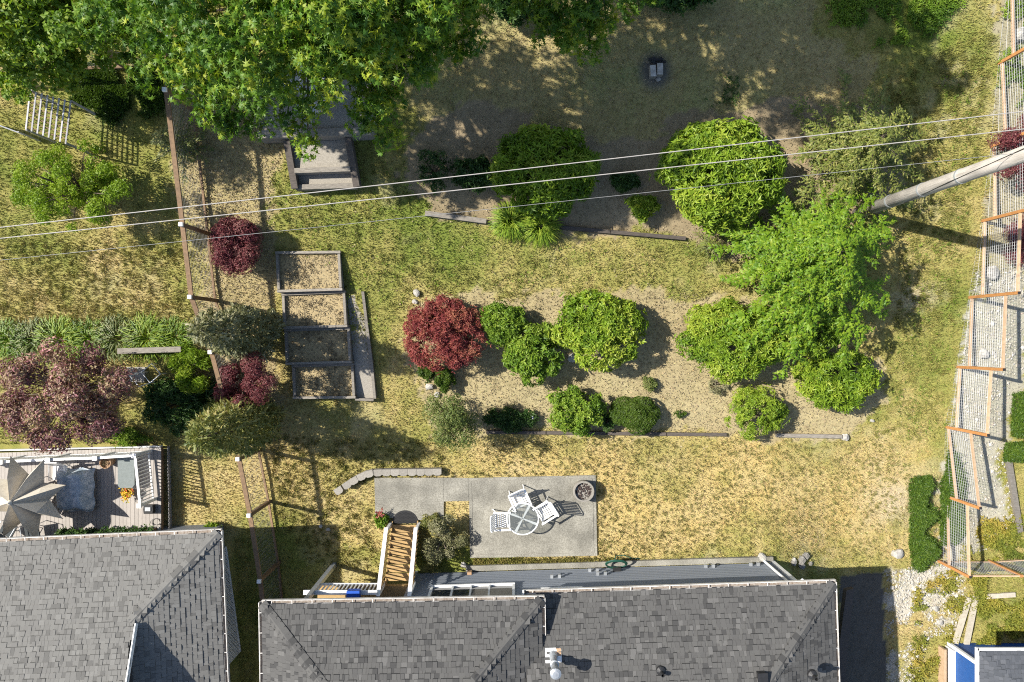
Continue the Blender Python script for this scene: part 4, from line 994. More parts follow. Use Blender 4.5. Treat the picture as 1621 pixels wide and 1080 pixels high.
# airy small tree
def airy(name, label, cat, box, zb, h, mat, n, L, Wd, K, lr, trunk_px, group=None, m=2, tints=None):
    u0, v0, u1, v1 = box; gb = G(*trunk_px); t = thing(name, label, cat, gb, group)
    lumps = []
    for i in range(K):
        for _ in range(30):
            u, v = random.uniform(u0, u1), random.uniform(v0, v1)
            if ((u - (u0 + u1) / 2) / (u1 - u0) * 2) ** 2 + ((v - (v0 + v1) / 2) / (v1 - v0) * 2) ** 2 < .95: break
        z = gb.z + zb + (h - zb) * random.random() ** .8; r = random.uniform(*lr); p = Wp(u, v, z)
        lumps.append((p.x, p.y, z, r, r, r * .75))
    mid = gb + Vector((0, 0, zb)); tops = []
    for l in lumps: tops.append(Vector(l[:3]))
    c = sum(tops, Vector()) / len(tops)
    trunk_mesh('trunk', [gb - Vector((0, 0, .2)), gb.lerp(c, .45), c], .075 * h / 3, .03, 'bark', t,
               [([gb.lerp(c, .5), gb.lerp(c, .5).lerp(q, .5) + Vector((0, 0, .15)), q], .03, .008) for q in tops])
    P, N, idx = lump_pts(lumps, n, .7, -.6, .3)
    lt = rng.random(len(lumps)); tint = np.clip(.15 + .4 * lt[idx] + .5 * rng.random(len(P)), 0, 1) if tints is None else tints(lt[idx], len(P))
    foliage('crown', P, N, mat, t, L, Wd, 'leaf', m, tint, .2, .15, .7)
    return t
airy('small_tree', 'airy olive leaved small tree at the corner of the middle bed', 'tree', (672, 622, 762, 714), .8, 2.6, 'leaf_olive', 4200, .085, .038, 22, (.28, .45), (722, 664))
airy('small_tree', 'bright yellow green young tree on the far left', 'tree', (24, 222, 204, 364), .4, 2.4, 'leaf_fresh', 7500, .095, .045, 70, (.16, .36), (150, 318))
airy('plum_tree', "purple leaved plum tree spreading over the neighbour's lawn", 'tree', (2, 545, 205, 705), 1.2, 4.6, 'leaf_plum', 11000, .11, .06, 80, (.24, .5), (140, 610),
     tints=lambda l, n: np.clip(l * .75 + rng.normal(.12, .18, n), 0, 1))
airy('plum_bush', 'dark wine red ball headed plum beside the brown fence', 'tree', (343, 352, 402, 426), .35, 1.25, 'leaf_wine', 7500, .085, .035, 44, (.28, .42), (378, 395), m=3)
airy('barberry', 'wine red bush between the two grey conifers', 'shrub', (350, 570, 430, 640), .6, 2.5, 'leaf_wine', 5600, .075, .032, 18, (.25, .42), (405, 600), m=3)
airy('plum_bush', 'dark red shrub behind the top of the wire fence', 'shrub', (1578, 165, 1660, 300), .2, 1.3, 'leaf_wine', 3500, .07, .03, 20, (.25, .4), (1600, 240), m=3)
airy('plum_bush', 'dark red shrub behind the wire fence by the pole shadow', 'shrub', (1590, 345, 1665, 425), .2, 1.3, 'leaf_wine', 2600, .07, .03, 14, (.25, .4), (1610, 385), m=3)

# feathery conifers
def conifer(name, label, base, h, rad, nb, mat, tw=.34, droop=.25, rise=.25, f0=.12, group=None, wid=.3, aspect=1.0, tipup=0., stepk=.10, sub=0):
    t = thing(name, label, 'tree', base, group); P = []; D = []; N = []; Ls = []; br = MB()
    for b in range(nb):
        f = ((b + random.random()) / nb) ** .85; az = b * 2.39996 + random.uniform(-.3, .3)
        ln = rad * max(.12, (1 - f) ** .75) * random.uniform(.6, 1.28); d = Vector((math.cos(az), math.sin(az) * aspect, 0)).normalized(); sd = Vector((-d.y, d.x, 0))
        s = base + Vector((0, 0, h * (f0 + (1 - f0) * f))); pts = []
        n = max(3, int(ln / stepk))
        rz = rise + .6 * f
        for i in range(n + 1):
            k = i / n; p = s + d * ln * k + Vector((0, 0, ln * (rz * k - (droop + .25 * f) * k * k + tipup * k ** 4))); pts.append(p)
        br.tube([pts[0], pts[n // 2], pts[-1]], [.03 * (1 - f) + .008, .015 * (1 - f) + .005, .003], 4, cap=False)
        chains = [(pts, d, sd, ln)]
        for _ in range(sub):
            j = random.randint(max(1, n // 5), max(1, n - 1)); an = random.choice((-1, 1)) * random.uniform(.4, 1.1); l2 = ln * random.uniform(.25, .5) * (1.2 - j / n)
            d3 = Vector((d.x * math.cos(an) - d.y * math.sin(an), d.x * math.sin(an) + d.y * math.cos(an), 0)); m2 = max(2, int(l2 / stepk))
            chains.append(([pts[j] + d3 * l2 * i / m2 + Vector((0, 0, random.uniform(-.05, .12) - l2 * .35 * (i / m2) ** 2)) for i in range(m2 + 1)], d3, Vector((-d3.y, d3.x, 0)), l2))
        for (pts, d, sd, ln_), i in [(c_, i) for c_ in chains for i in range(1, len(c_[0]))]:
            k = i / (len(pts) - 1)
            for sg in (-1, 1):
                for q in range(2):
                    a = random.uniform(.45, 1.0); td = d * (1 - .4 * a) + sd * sg * a + Vector((0, 0, random.uniform(-.45, .15)))
                    P.append(pts[i] + Vector((random.uniform(-.03, .03), random.uniform(-.03, .03), random.uniform(-.03, .03)))); D.append(td); N.append((random.gauss(0, .35), random.gauss(0, .35), 1)); Ls.append(tw * random.uniform(.55, 1.15) * (1 - .45 * k) * (.6 + .4 * (1 - f)))
        P.append(pts[-1]); D.append(d - Vector((0, 0, .2))); N.append((0, 0, 1)); Ls.append(tw * .6)
    trunk_mesh('trunk', [base - Vector((0, 0, .2)), base + Vector((0, 0, h * .5)), base + Vector((0, 0, h))], .05 * h / 2.2, .012, 'bark', t)
    br.build('branches', 'bark', t)
    P, D, N, Ls = np.array(P), np.array(D), np.array(N), np.array(Ls)
    V, F, k = leaf_mesh(P, D, N, Ls, Ls * wid, 'spray')
    np_mesh('crown', V, F, mat, t, tint=np.repeat(np.clip(rng.normal(.5, .25, len(P)), 0, 1), k))
    return t
conifer('feathery_conifer', 'bright green feathery conifer at the foot of the utility pole', G(1238, 424), 4.5, 3.55, 125, 'needle_fresh', .38, .42, .28, .1, wid=.42, sub=5)
conifer('straw_conifer', 'straw green wispy conifer beside the largest rhododendron', G(1325, 255), 3.0, 2.5, 90, 'needle_straw', .36, .25, .30, .08, wid=.34, sub=4)
conifer('lavender_bush', 'grey green feathery bush at the right end of the dark timber', G(1118, 392), .8, .75, 34, 'needle_straw', .3, .2, .5, .1, wid=.25)
conifer('young_conifer', 'little blue green conifer beside the brown fence', G(300, 240), 1.9, 1.1, 44, 'needle_green', .34, .3, .3, .1, wid=.35)
conifer('spiky_plant', 'tiny pale blue green plant by the feathery conifer', G(1134, 404), .35, .35, 10, 'needle_grey', .18, .1, .5, .1, wid=.3)
def column(name, label, px, h, r, mat, n, L, Wd):
    b = G(*px); t = thing(name, label, 'tree', b)
    lumps = [(b.x, b.y, b.z + h * .30, r, r, h * .32), (b.x + .05, b.y, b.z + h * .52, r * .86, r * .86, h * .30), (b.x, b.y + .04, b.z + h * .74, r * .62, r * .62, h * .24), (b.x, b.y, b.z + h * .9, r * .3, r * .3, h * .14)]
    for i in range(16):
        a, f = random.random() * 6.283, random.uniform(.1, .8); q = r * (1.05 - .75 * f)
        lumps.append((b.x + q * math.cos(a), b.y + q * math.sin(a), b.z + h * f, random.uniform(.2, .42), random.uniform(.2, .42), h * .08))
    P, N, idx = lump_pts(lumps, n, .55, -.9, .7)
    trunk_mesh('trunk', [b - Vector((0, 0, .2)), b + Vector((0, 0, h * .5)), b + Vector((0, 0, h * .95))], .09, .02, 'bark', t)
    N[:, 2] += .35; foliage('crown', P, N, mat, t, L * 1.45, Wd * 1.2, 'spray', 2, np.clip(rng.random(len(lumps))[idx] * .6 + rng.random(len(P)) * .5, 0, 1), .9, 0, .9)
column('columnar_conifer', 'grey green columnar conifer beside the raised beds', (418, 527), 5.3, .72, 'needle_grey', 3600, .2, .08)
column('columnar_conifer', 'green columnar conifer above the lower brown fence', (420, 662), 5.7, .85, 'needle_green', 3200, .24, .07)
column('columnar_conifer', 'short olive conifer beside the wine red bush', (372, 655), 2.2, .6, 'needle_straw', 1600, .18, .08)

# broadleaf trees
def big_tree(name, label, base, lumps_px, mat, n, L, Wd, shape, top, m=2, extra_world=(), tintf=None, depth=.55, trunk_r=.22):
    t = thing(name, label, 'tree', base); lumps = []
    for (u, v, z, r) in lumps_px:
        p = Wp(u, v, z); lumps.append((p.x, p.y, z, r, r, r * .62))
    lumps += list(extra_world)
    sub_ = []
    for l in lumps:
        if l[3] < .55: sub_.append(l); continue
        sub_.append((l[0], l[1], l[2], l[3] * .55, l[4] * .55, l[5] * .6))
        for _ in range(8):
            a, r = random.random() * 6.283, random.uniform(.45, 1.0); s_ = random.uniform(.22, .42)
            sub_.append((l[0] + l[3] * r * math.cos(a), l[1] + l[4] * r * math.sin(a), l[2] + l[5] * random.uniform(-.5, .7), l[3] * s_, l[4] * s_, l[5] * s_ * .9))
    core = lumps; lumps = sub_
    tops = [Vector(l[:3]) for l in core]
    trunk_mesh('trunk', [base - Vector((0, 0, .3)), base.lerp(top, .5), top], trunk_r, .05, 'bark', t,
               [([base.lerp(top, .55), base.lerp(top, .6).lerp(q, .5) + Vector((0, 0, .5)), q], .07, .015) for q in tops])
    P, N, idx = lump_pts(lumps, n, depth, -.7, .45); N[:, 2] += .5
    lt = rng.random(len(lumps)); tint = np.clip(.40 * lt[idx] + .62 * rng.random(len(P)) + (rng.random(len(P)) < .05) * .4, 0, 1)
    foliage('crown', P, N, mat, t, L, Wd, shape, m, tint, .15, .25, 1.1)
MAPLE = [(245, 30, 8, 1.2), (330, 45, 9, 1.5), (290, 120, 7.2, 1.1), (335, 160, 6.6, .95), (375, 195, 6.2, .8), (420, 55, 9.8, 1.7), (470, 120, 8.6, 1.3), (425, 150, 7.2, .75), (455, 180, 6.6, .5), (478, 208, 6.3, .5), (487, 232, 6, .4),
         (530, 60, 9.8, 1.6), (585, 125, 8.2, .8), (602, 180, 7.2, .85), (622, 215, 6.4, .4), (600, 60, 9.4, 1.4), (650, 95, 8.2, 1.0), (670, 35, 8.8, 1.2), (722, 28, 8.0, 1.05), (700, 70, 7.6, .8), (612, 120, 8, .95), (395, 110, 8, 1.1), (350, 100, 7.6, 1.0),
         (520, 85, 8.8, .9), (460, 40, 9.6, 1.2), (550, -40, 10.4, 2.0), (400, -40, 10.4, 2.0), (680, -30, 9, 1.5), (250, -30, 8.8, 1.6), (480, -90, 11, 2.2), (600, -100, 10.6, 2.2), (330, -80, 10, 2), (745, 10, 7.4, .8), (371, -125, 9.5, 2.0), (440, -160, 10, 2.2), (290, -170, 9, 2.2), (540, -170, 10.5, 2.2), (230, -110, 8.5, 1.6), (640, -160, 9.5, 2)]
big_tree('maple_tree', 'big leaf maple filling the top of the view above the terrace', G(505, 60), MAPLE, 'leaf_maple', 22000, .185, .185, 'maple', Vector((-4.8, 8.6, 9)), 2)
LEFT = [(10, 20, 6.5, 1.4), (70, 25, 7, 1.5), (130, 30, 7, 1.3), (20, 80, 5.8, 1.1), (80, 85, 6, 1.1), (125, 75, 6.2, .9), (190, 25, 7.6, 1.2), (40, 120, 5, .7), (10, 130, 4.8, .7), (100, 120, 5, .6), (60, -40, 8, 2), (150, -40, 8, 1.8), (-50, 40, 7, 2), (215, 55, 6.8, .8)]
big_tree('hedgerow_tree', 'yellowing small leaved tree in the upper left corner', G(75, 50), LEFT, 'leaf_yellow', 11000, .13, .10, 'leaf', Wp(75, 20, 6.5), 3, trunk_r=.15)
EXTRA = [(-1.5, 11.8, 9.5, 2.2, 2.2, 1.6), (1.2, 11.0, 10.5, 2.6, 2.4, 1.8), (3.6, 11.6, 11, 2.4, 2.2, 1.7), (5.0, 12.2, 9.8, 1.8, 1.8, 1.3), (2.2, 12.6, 12.3, 2.4, 2.2, 1.6), (0, 13, 11.2, 2.6, 2.4, 1.7), (3.4, 10.2, 12.6, 1.2, 1.0, .8), (.6, 9.9, 12.0, 1.2, .9, .8), (-2.2, 10.6, 10.8, 1.4, 1.1, .9), (4.8, 10.4, 12.0, 1.0, .8, .7), (6.0, 11.2, 11.2, .9, .8, .6)]
SECOND = [(850, 25, 6.4, .7), (885, 30, 6.6, .8), (920, 45, 6.2, .8), (935, 78, 5.8, .5), (960, 25, 6.4, .6), (1010, -8, 6.8, .6), (880, -10, 7, 1)]
big_tree('maple_tree', 'second maple, only its low shaded branches showing at top centre', Vector((1.8, 12.8, 3.0)), SECOND, 'leaf_maple', 15000, .19, .19, 'maple', Vector((1.6, 12.4, 10.5)), 2, EXTRA, trunk_r=.24)

# undergrowth, grasses, low junipers
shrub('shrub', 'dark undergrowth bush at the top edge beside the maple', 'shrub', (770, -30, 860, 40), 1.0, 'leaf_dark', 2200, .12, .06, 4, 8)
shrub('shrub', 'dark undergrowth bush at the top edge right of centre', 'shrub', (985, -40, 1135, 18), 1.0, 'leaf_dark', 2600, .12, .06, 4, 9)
def grasses(name, label, px, h, n, L, Wd, mat, spread, cat='ornamental grass'):
    b = G(*px); t = thing(name, label, cat, b); a = rng.random(n) * 6.283; r = spread * rng.random(n) ** .7
    P = np.stack([b.x + r * np.cos(a), b.y + r * np.sin(a), b.z + .02 + 0 * a], 1)
    D = np.stack([np.cos(a) * .75 + rng.normal(0, .35, n), np.sin(a) * .75 + rng.normal(0, .35, n), rng.uniform(.6, 1.4, n)], 1)
    D = unit(D); l = L * rng.uniform(.6, 1.2, n)[:, None]; sd = unit(np.cross(D, np.tile([0, 0, 1.], (n, 1)))) * Wd / 2
    p1 = P + D * l * .55; D2 = D.copy(); D2[:, 2] -= .9; p2 = p1 + unit(D2) * l * .3; D3 = D2.copy(); D3[:, 2] -= .8; p3 = p2 + unit(D3) * l * .25
    V = np.stack([P - sd, P + sd, p1 - sd, p1 + sd, p2 - sd * .7, p2 + sd * .7, p3], 1).reshape(-1, 3)
    F = np.array([(0, 1, 3), (0, 3, 2), (2, 3, 5), (2, 5, 4), (4, 5, 6)]); F = (F[None] + (np.arange(n) * 7)[:, None, None]).reshape(-1, 3)
    np_mesh('blades', V, F, mat, t, tint=np.repeat(rng.random(n), 5)); return t
grasses('grass_clump', 'arching green grass clump in front of the upper rhododendron', (808, 352), .6, 700, .75, .02, 'leaf_lime', .22)
grasses('grass_clump', 'second arching grass clump right of the first, by the timber', (856, 360), .6, 700, .75, .02, 'leaf_lime', .24)
for i, u in enumerate((12, 52, 95, 140, 186, 232, 275)):
    grasses('tall_grass', ('leftmost tall grass clump of the border', 'second tall grass clump from the left in the border', 'third tall grass clump from the left in the border', 'fourth tall grass clump from the left in the border', 'fifth tall grass clump from the left in the border', 'sixth tall grass clump from the left in the border', 'rightmost tall grass clump of the border, by the grey conifer')[i], (u + 4, 540 - i * .8), .8, 560, .46 + .10 * (i % 3), .02, ('leaf_green', 'leaf_olive', 'leaf_lime')[i % 3], .62, 'ornamental grass')['group'] = 'tall grass border above the plum tree'
airy('bamboo', 'bright yellow green bamboo like clump below the grass border', 'bamboo', (272, 540, 338, 612), .2, 1.3, 'leaf_lime', 1700, .17, .035, 24, (.14, .30), (308, 578), m=3)
grasses('iris_clump', 'dark strappy clump beside the green columnar conifer', (330, 630), .8, 200, .9, .04, 'leaf_dark', .3, 'iris')
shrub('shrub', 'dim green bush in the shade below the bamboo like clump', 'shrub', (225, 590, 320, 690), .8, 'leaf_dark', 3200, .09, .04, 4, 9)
shrub('shrub', 'low green shrub at the end of the neighbour lawn', 'shrub', (140, 675, 240, 712), .5, 'leaf_green', 2200, .07, .03, 4, 7)
airy('rosemary', 'scraggly grey green bush beside the white handrail', 'shrub', (664, 816, 735, 888), .15, .95, 'needle_grey', 1500, .12, .03, 20, (.16, .30), (700, 850), m=3)
airy('lavender', 'small dusky plant at the right corner of the doormat', 'shrub', (664, 808, 698, 836), .1, .5, 'needle_green', 500, .09, .03, 9, (.10, .18), (682, 822), m=3)
shrub('flower_shrub', 'small red and green flowering plant left of the doormat', 'shrub', (593, 810, 614, 838), .4, 'leaf_green', 400, .10, .05, 4, 4)
pf = G(601, 815, .38); n = 24
fl = [o for o in bpy.data.objects if o.get('label', '').startswith('small red and green')][0]
foliage('blossoms', np.array(pf) + rng.normal(0, .08, (n, 3)) * [1, 1, .3], np.tile([0, 0, 1.], (n, 1)), 'leaf_red', fl, .06, .05, 'leaf', 3)
def carpet(name, label, px, h, n):
    """low dense juniper over an outline"""
    us = [p[0] for p in px]; vs = [p[1] for p in px]; u = rng.uniform(min(us), max(us), n); v = rng.uniform(min(vs), max(vs), n)
    m = inpoly(u + rng.normal(0, 2.6, n), v + rng.normal(0, 2.6, n), px); u, v = u[m], v[m]; z = np.zeros(len(u))
    for _ in range(10):
        d = (H - z) / FPX; x = (u - CU) * d; y = (CV - v) * d; z = gh(x, y)
    dist = np.full(len(u), 1e9)
    for i in range(len(px)):
        a, b = np.array(px[i]), np.array(px[(i + 1) % len(px)]); q = np.stack([u, v], 1) - a; L = b - a; k = np.clip(q @ L / (L @ L), 0, 1)
        dist = np.minimum(dist, np.linalg.norm(q - k[:, None] * L, axis=1))
    hh = h * np.clip(dist / 9, .12, 1) ** .6 * (.8 + .4 * fbm(x, y, 2.5, 2, 4.))
    P = np.stack([x, y, z + hh * (1 - .45 * rng.random(len(x)) ** 2)], 1); N = np.stack([rng.normal(0, .35, len(x)), rng.normal(0, .35, len(x)), np.ones(len(x))], 1)
    b = P.mean(0); t = thing(name, label, 'shrub', (b[0], b[1], g1(b[0], b[1])))
    mb = MB(); st_ = Vector((b[0], b[1], g1(b[0], b[1]) - .05))
    for i in range(0, len(P), max(1, len(P) // 9)): mb.tube([st_, Vector(P[i])], [.02, .006], 4)
    mb.build('stems', 'bark', t)
    foliage('crown', P, N, 'juniper', t, .10, .035, 'spray', 3, None, .5, 0, .5); return t
carpet('juniper', 'long dark green juniper carpet on the lawn by the fence foot', [(1440, 757), (1470, 752), (1477, 768), (1466, 785), (1464, 798), (1478, 806), (1486, 818), (1472, 827), (1459, 840), (1474, 852), (1486, 866), (1482, 880), (1466, 890), (1456, 904), (1442, 895), (1438, 860), (1440, 830), (1436, 790)], .42, 9000)
carpet('juniper', 'thin juniper strip growing through the foot of the wire fence', [(1500, 712), (1508, 716), (1524, 760), (1520, 800), (1528, 838), (1510, 860), (1486, 862), (1488, 800), (1486, 770), (1496, 745)], .35, 9000)
carpet('juniper', 'green hedge block beyond the gravel path, above its twin', [(1600, 625), (1640, 618), (1640, 692), (1596, 688)], .6, 5000)
carpet('juniper', 'small green hedge block beyond the gravel path, below its twin', [(1588, 703), (1640, 698), (1640, 730), (1585, 728)], .5, 3000)
mat_tint('weed', [(.10, .13, .02), (.18, .20, .03), (.27, .25, .04), (.36, .27, .06)], .6, .25, (1.2, 1.2, .6))
def weeds(name, label, px, n, L, mat='weed'):
    us = [p[0] for p in px]; vs = [p[1] for p in px]; u = rng.uniform(min(us), max(us), n); v = rng.uniform(min(vs), max(vs), n); m = inpoly(u, v, px); u, v = u[m], v[m]; u = u + rng.normal(0, 5, len(u)); v = v + rng.normal(0, 5, len(v)); z = np.zeros(len(u))
    for _ in range(10):
        d = (H - z) / FPX; x = (u - CU) * d; y = (CV - v) * d; z = gh(x, y)
    k = fbm(x, y, 1.3, 3, 21.) > (.47 if n < 9000 else .30); x, y, z = x[k], y[k], z[k]
    P = np.stack([x, y, z + .12 * rng.random(len(x))], 1); N = np.stack([rng.normal(0, .5, len(x)), rng.normal(0, .5, len(x)), np.ones(len(x))], 1)
    tag(foliage(name, P, N, mat, None, L, L * .4, 'leaf', 4, np.clip(fbm(x, y, .9, 3, 2.) * 1.6 - .3 + rng.normal(0, .1, len(x)), 0, 1), .5), label, 'weeds', kind='stuff')
weeds('weeds', 'yellow green weeds around the outbuilding corner', [(1520, 830), (1640, 820), (1640, 1025), (1540, 1025), (1540, 930)], 5200, .13)
weeds('weeds', 'yellowish weeds along the gravel drive', [(1440, 940), (1510, 900), (1530, 960), (1500, 1030), (1490, 1100), (1430, 1100), (1450, 1010)], 2600, .12)
weeds('ivy', 'green ground cover spilling in at the top right edge', [(1305, -60), (1530, -60), (1515, 15), (1470, 60), (1400, 75), (1320, 55)], 5200, .10, 'leaf_green')
weeds('weeds', 'green weeds behind the top of the wire fence', [(1592, -20), (1660, -20), (1660, 170), (1580, 160)], 2000, .09, 'leaf_green')
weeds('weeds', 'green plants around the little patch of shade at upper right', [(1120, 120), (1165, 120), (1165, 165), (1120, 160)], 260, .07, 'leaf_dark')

shrub('fern', 'bright green fern at the corner of the neighbour roof', 'plant', (326, 826, 348, 848), .5, 'leaf_fresh', 350, .12, .04, 4, 4)

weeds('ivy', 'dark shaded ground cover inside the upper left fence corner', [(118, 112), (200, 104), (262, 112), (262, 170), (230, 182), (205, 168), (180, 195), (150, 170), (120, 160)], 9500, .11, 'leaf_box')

weeds('clover', 'small green clover drifts in the lawn above the middle bed', [(420, 240), (680, 260), (700, 380), (1150, 390), (1140, 470), (640, 455), (600, 560), (460, 380)], 1700, .06, 'leaf_green')
weeds('clover', 'small green clover drifts in the lawn strip by the wire fence', [(1420, 150), (1560, 60), (1490, 680), (1400, 690), (1430, 500)], 1100, .06, 'leaf_green')
# ------------------------------------------------------------------ patio furniture
mat_plain('resin', (.84, .84, .83), (.78, .78, .77), 6, .4, vary=.02, spec=.4)
m, nt, b_, o_ = _new('table_glass')
b_.inputs['Base Color'].default_value = (.35, .38, .38, 1); b_.inputs['Roughness'].default_value = .08; b_.inputs['Specular IOR Level'].default_value = .7
tr = nt.nodes.new('ShaderNodeBsdfTransparent'); tr.inputs['Color'].default_value = (.72, .74, .74, 1); mxs = nt.nodes.new('ShaderNodeMixShader'); mxs.inputs[0].default_value = .22
nt.links.new(tr.outputs[0], mxs.inputs[1]); nt.links.new(b_.outputs[0], mxs.inputs[2]); nt.links.new(mxs.outputs[0], o_.inputs['Surface']); MATS['table_glass'] = m
tp = Wp(827.5, 821.5, .72); tb0 = Vector((tp.x, tp.y, .05)); tbl = thing('patio_table', 'round glass patio table with white cross frame', 'table', tb0)
Rt = .60
mb = MB(); mb.lathe((tp.x, tp.y, .72), [(Rt - .035, -.018), (Rt, -.02), (Rt + .012, 0), (Rt, .018), (Rt - .035, .014), (Rt - .035, -.018)], 40); mb.build('rim', 'resin', tbl, smooth=True)
MB().lathe((tp.x, tp.y, .72), [(.001, .0), (Rt - .03, .0)], 40).build('glass_top', 'table_glass', tbl)
for i in range(4):
    a = math.radians(62 + 90 * i + (6 if i % 2 else 0)); d = Vector((math.cos(a), math.sin(a), 0)); s = Vector((-d.y, d.x, 0)); c = Vector((tp.x, tp.y, 0))
    mb = MB()
    for z in (.69,): mb.poly([c + s * .018 + Vector((0, 0, z)), c - s * .018 + Vector((0, 0, z)), c + d * (Rt - .02) - s * .05 + Vector((0, 0, z)), c + d * (Rt - .02) + s * .05 + Vector((0, 0, z)),
             c + s * .018 + Vector((0, 0, z - .04)), c - s * .018 + Vector((0, 0, z - .04)), c + d * (Rt - .02) - s * .05 + Vector((0, 0, z - .04)), c + d * (Rt - .02) + s * .05 + Vector((0, 0, z - .04))],
            [(0, 1, 2, 3), (7, 6, 5, 4), (0, 4, 5, 1), (1, 5, 6, 2), (2, 6, 7, 3), (3, 7, 4, 0)])
    mb.build('cross_arm', 'resin', tbl)
    MB().beam(c + d * .12 + Vector((0, 0, .69)), c + d * .42 + Vector((0, 0, .05)), .05, .03).build('leg', 'resin', tbl)
def make_chair():
    """slatted resin armchair, facing +X, base at origin"""
    t = thing('patio_chair', '', 'chair')
    for s in (-1, 1):
        MB().tube([(.26, .25 * s, 0), (.22, .25 * s, .42), (.24, .26 * s, .62)], .018, 6).build('leg', 'resin', t)
        MB().tube([(-.30, .25 * s, 0), (-.20, .25 * s, .42), (-.33, .25 * s, .95)], .018, 6).build('leg', 'resin', t)
        MB().beam((-.27, .275 * s, .64), (.28, .275 * s, .64), .055, .022).build('armrest', 'resin', t)
        MB().beam((-.22, .225 * s, .41), (.25, .225 * s, .43), .03, .035).build('seat_rail', 'resin', t)
    for i in range(7): MB().beam((-.19 + i * .07, -.22, .43), (-.19 + i * .07, .22, .43), .046, .014).build('seat_slat', 'resin', t)
    for i in range(7):
        y = -.19 + i * .0633; MB().beam((-.215, y, .47), (-.335, y, .93), .04, .014, up=(1, 0, 0)).build('back_slat', 'resin', t)
    MB().tube([(-.34, -.25, .93), (-.355, -.18, .97), (-.355, .18, .97), (-.34, .25, .93)], .02, 6).build('top_rail', 'resin', t)
    MB().beam((-.21, -.25, .46), (-.21, .25, .46), .03, .03).build('bottom_rail', 'resin', t)
    return t
ch0 = make_chair()
def place(src, loc, rz, label, group, first=False):
    if first: r = src
    else:
        r = src.copy(); COL.objects.link(r)
        for c in src.children:
            q = c.copy(); COL.objects.link(q); q.parent = r; q.matrix_parent_inverse = Matrix.Identity(4)
    r.scale = (1.16, 1.16, 1.1); r.location = loc; r.rotation_euler = (0, 0, rz); r['label'] = label; r['group'] = group; return r
for i, (u, v, a, lab) in enumerate(((795, 823, 2, 'white slatted chair at the left of the glass table'), (823, 790, -66, 'white slatted chair behind the glass table, towards the lawn'), (862, 809, 212, 'white slatted chair right of the glass table, towards the fire bowl'))):
    p = Wp(u, v, .5); place(ch0, (p.x, p.y, .05), math.radians(a), lab, 'white patio chairs', i == 0)
# fire bowl
fb = Wp(924, 778, .5); fbt = thing('fire_bowl', 'round grey concrete fire bowl filled with dark lava rock', 'fire bowl', (fb.x, fb.y, .05))
MB().lathe((fb.x, fb.y, .05), [(.30, 0), (.36, .1), (.40, .46), (.385, .5), (.33, .5), (.315, .38), (.001, .37)], 32).build('bowl', 'block', fbt, smooth=False)
mb = MB()
for i in range(170):
    a, r = random.random() * 6.283, .30 * math.sqrt(random.random()); s = random.uniform(.018, .035); x, y, z = fb.x + r * math.cos(a), fb.y + r * math.sin(a), .05 + .39
    mb.poly([(x + s, y, z), (x, y + s, z + .005), (x - s, y, z), (x, y - s, z), (x + random.uniform(-.01, .01), y, z + s), (x, y, z - s)], [(0, 1, 4), (1, 2, 4), (2, 3, 4), (3, 0, 4)])
mat_plain('lava', (.11, .075, .065), (.03, .025, .025), 30, .9)
mb.build('lava_rock', 'lava', fbt, kind='stuff')
# ---- hose on the house wall
hs = thing('garden_hose', 'dark green coiled hose hanging on the grey house wall', 'hose', WP(7.55, -.1, .4))
mat_plain('hose_green', (.02, .09, .06), (.015, .06, .045), 12, .45)
for k in range(3):
    c = WP(7.55, -.2 - .03 * k, .45 + .03 * k); MB().tube([c + Vector((.36 * math.cos(a) * (1 + .06 * k), .20 * math.sin(a), .20 * math.sin(a))) for a in [6.283 * i / 20 for i in range(21)]], .024, 6).build('coil', 'hose_green', hs, smooth=True)
MB().tube([WP(7.5, -.25, .3), WP(7.6, -.4, .04), WP(7.9, -.42, .03), WP(8.2, -.3, .03), WP(8.5, -.28, .05)], .018, 6).build('hose_end', 'hose_green', hs, smooth=True)
MB().box(WP(7.55, -.08, .6), (.3, .14, .06), aW).build('hanger', 'black_metal', hs)

# ------------------------------------------------------------------ rocks
def rock(name, px, r, label, mat='rock_white', sq=.7, group=None, cat='rock', n=2, zoff=0.):
    c = G(*px); random.seed(int(px[0] * 7 + px[1])); import bmesh
    bm = bmesh.new(); bmesh.ops.create_icosphere(bm, subdivisions=n, radius=1)
    ph = [random.uniform(0, 6) for _ in range(6)]; sx_, sy_ = random.uniform(.8, 1.25), random.uniform(.75, 1.1)
    for v in bm.verts:
        q = v.co; k = 1 + .16 * math.sin(3 * q.x + ph[0]) * math.cos(2.5 * q.y + ph[1]) + .10 * math.sin(5 * q.z + ph[2] + 3 * q.x) + random.uniform(-.05, .05)
        v.co = Vector((q.x * sx_ * k, q.y * sy_ * k, q.z * sq * k)) * r
    me = bpy.data.meshes.new(name); bm.to_mesh(me); bm.free(); o = obj(name, me, mat); o.location = c + Vector((0, 0, r * sq * .45 + zoff))
    return tag(o, label, cat, group)
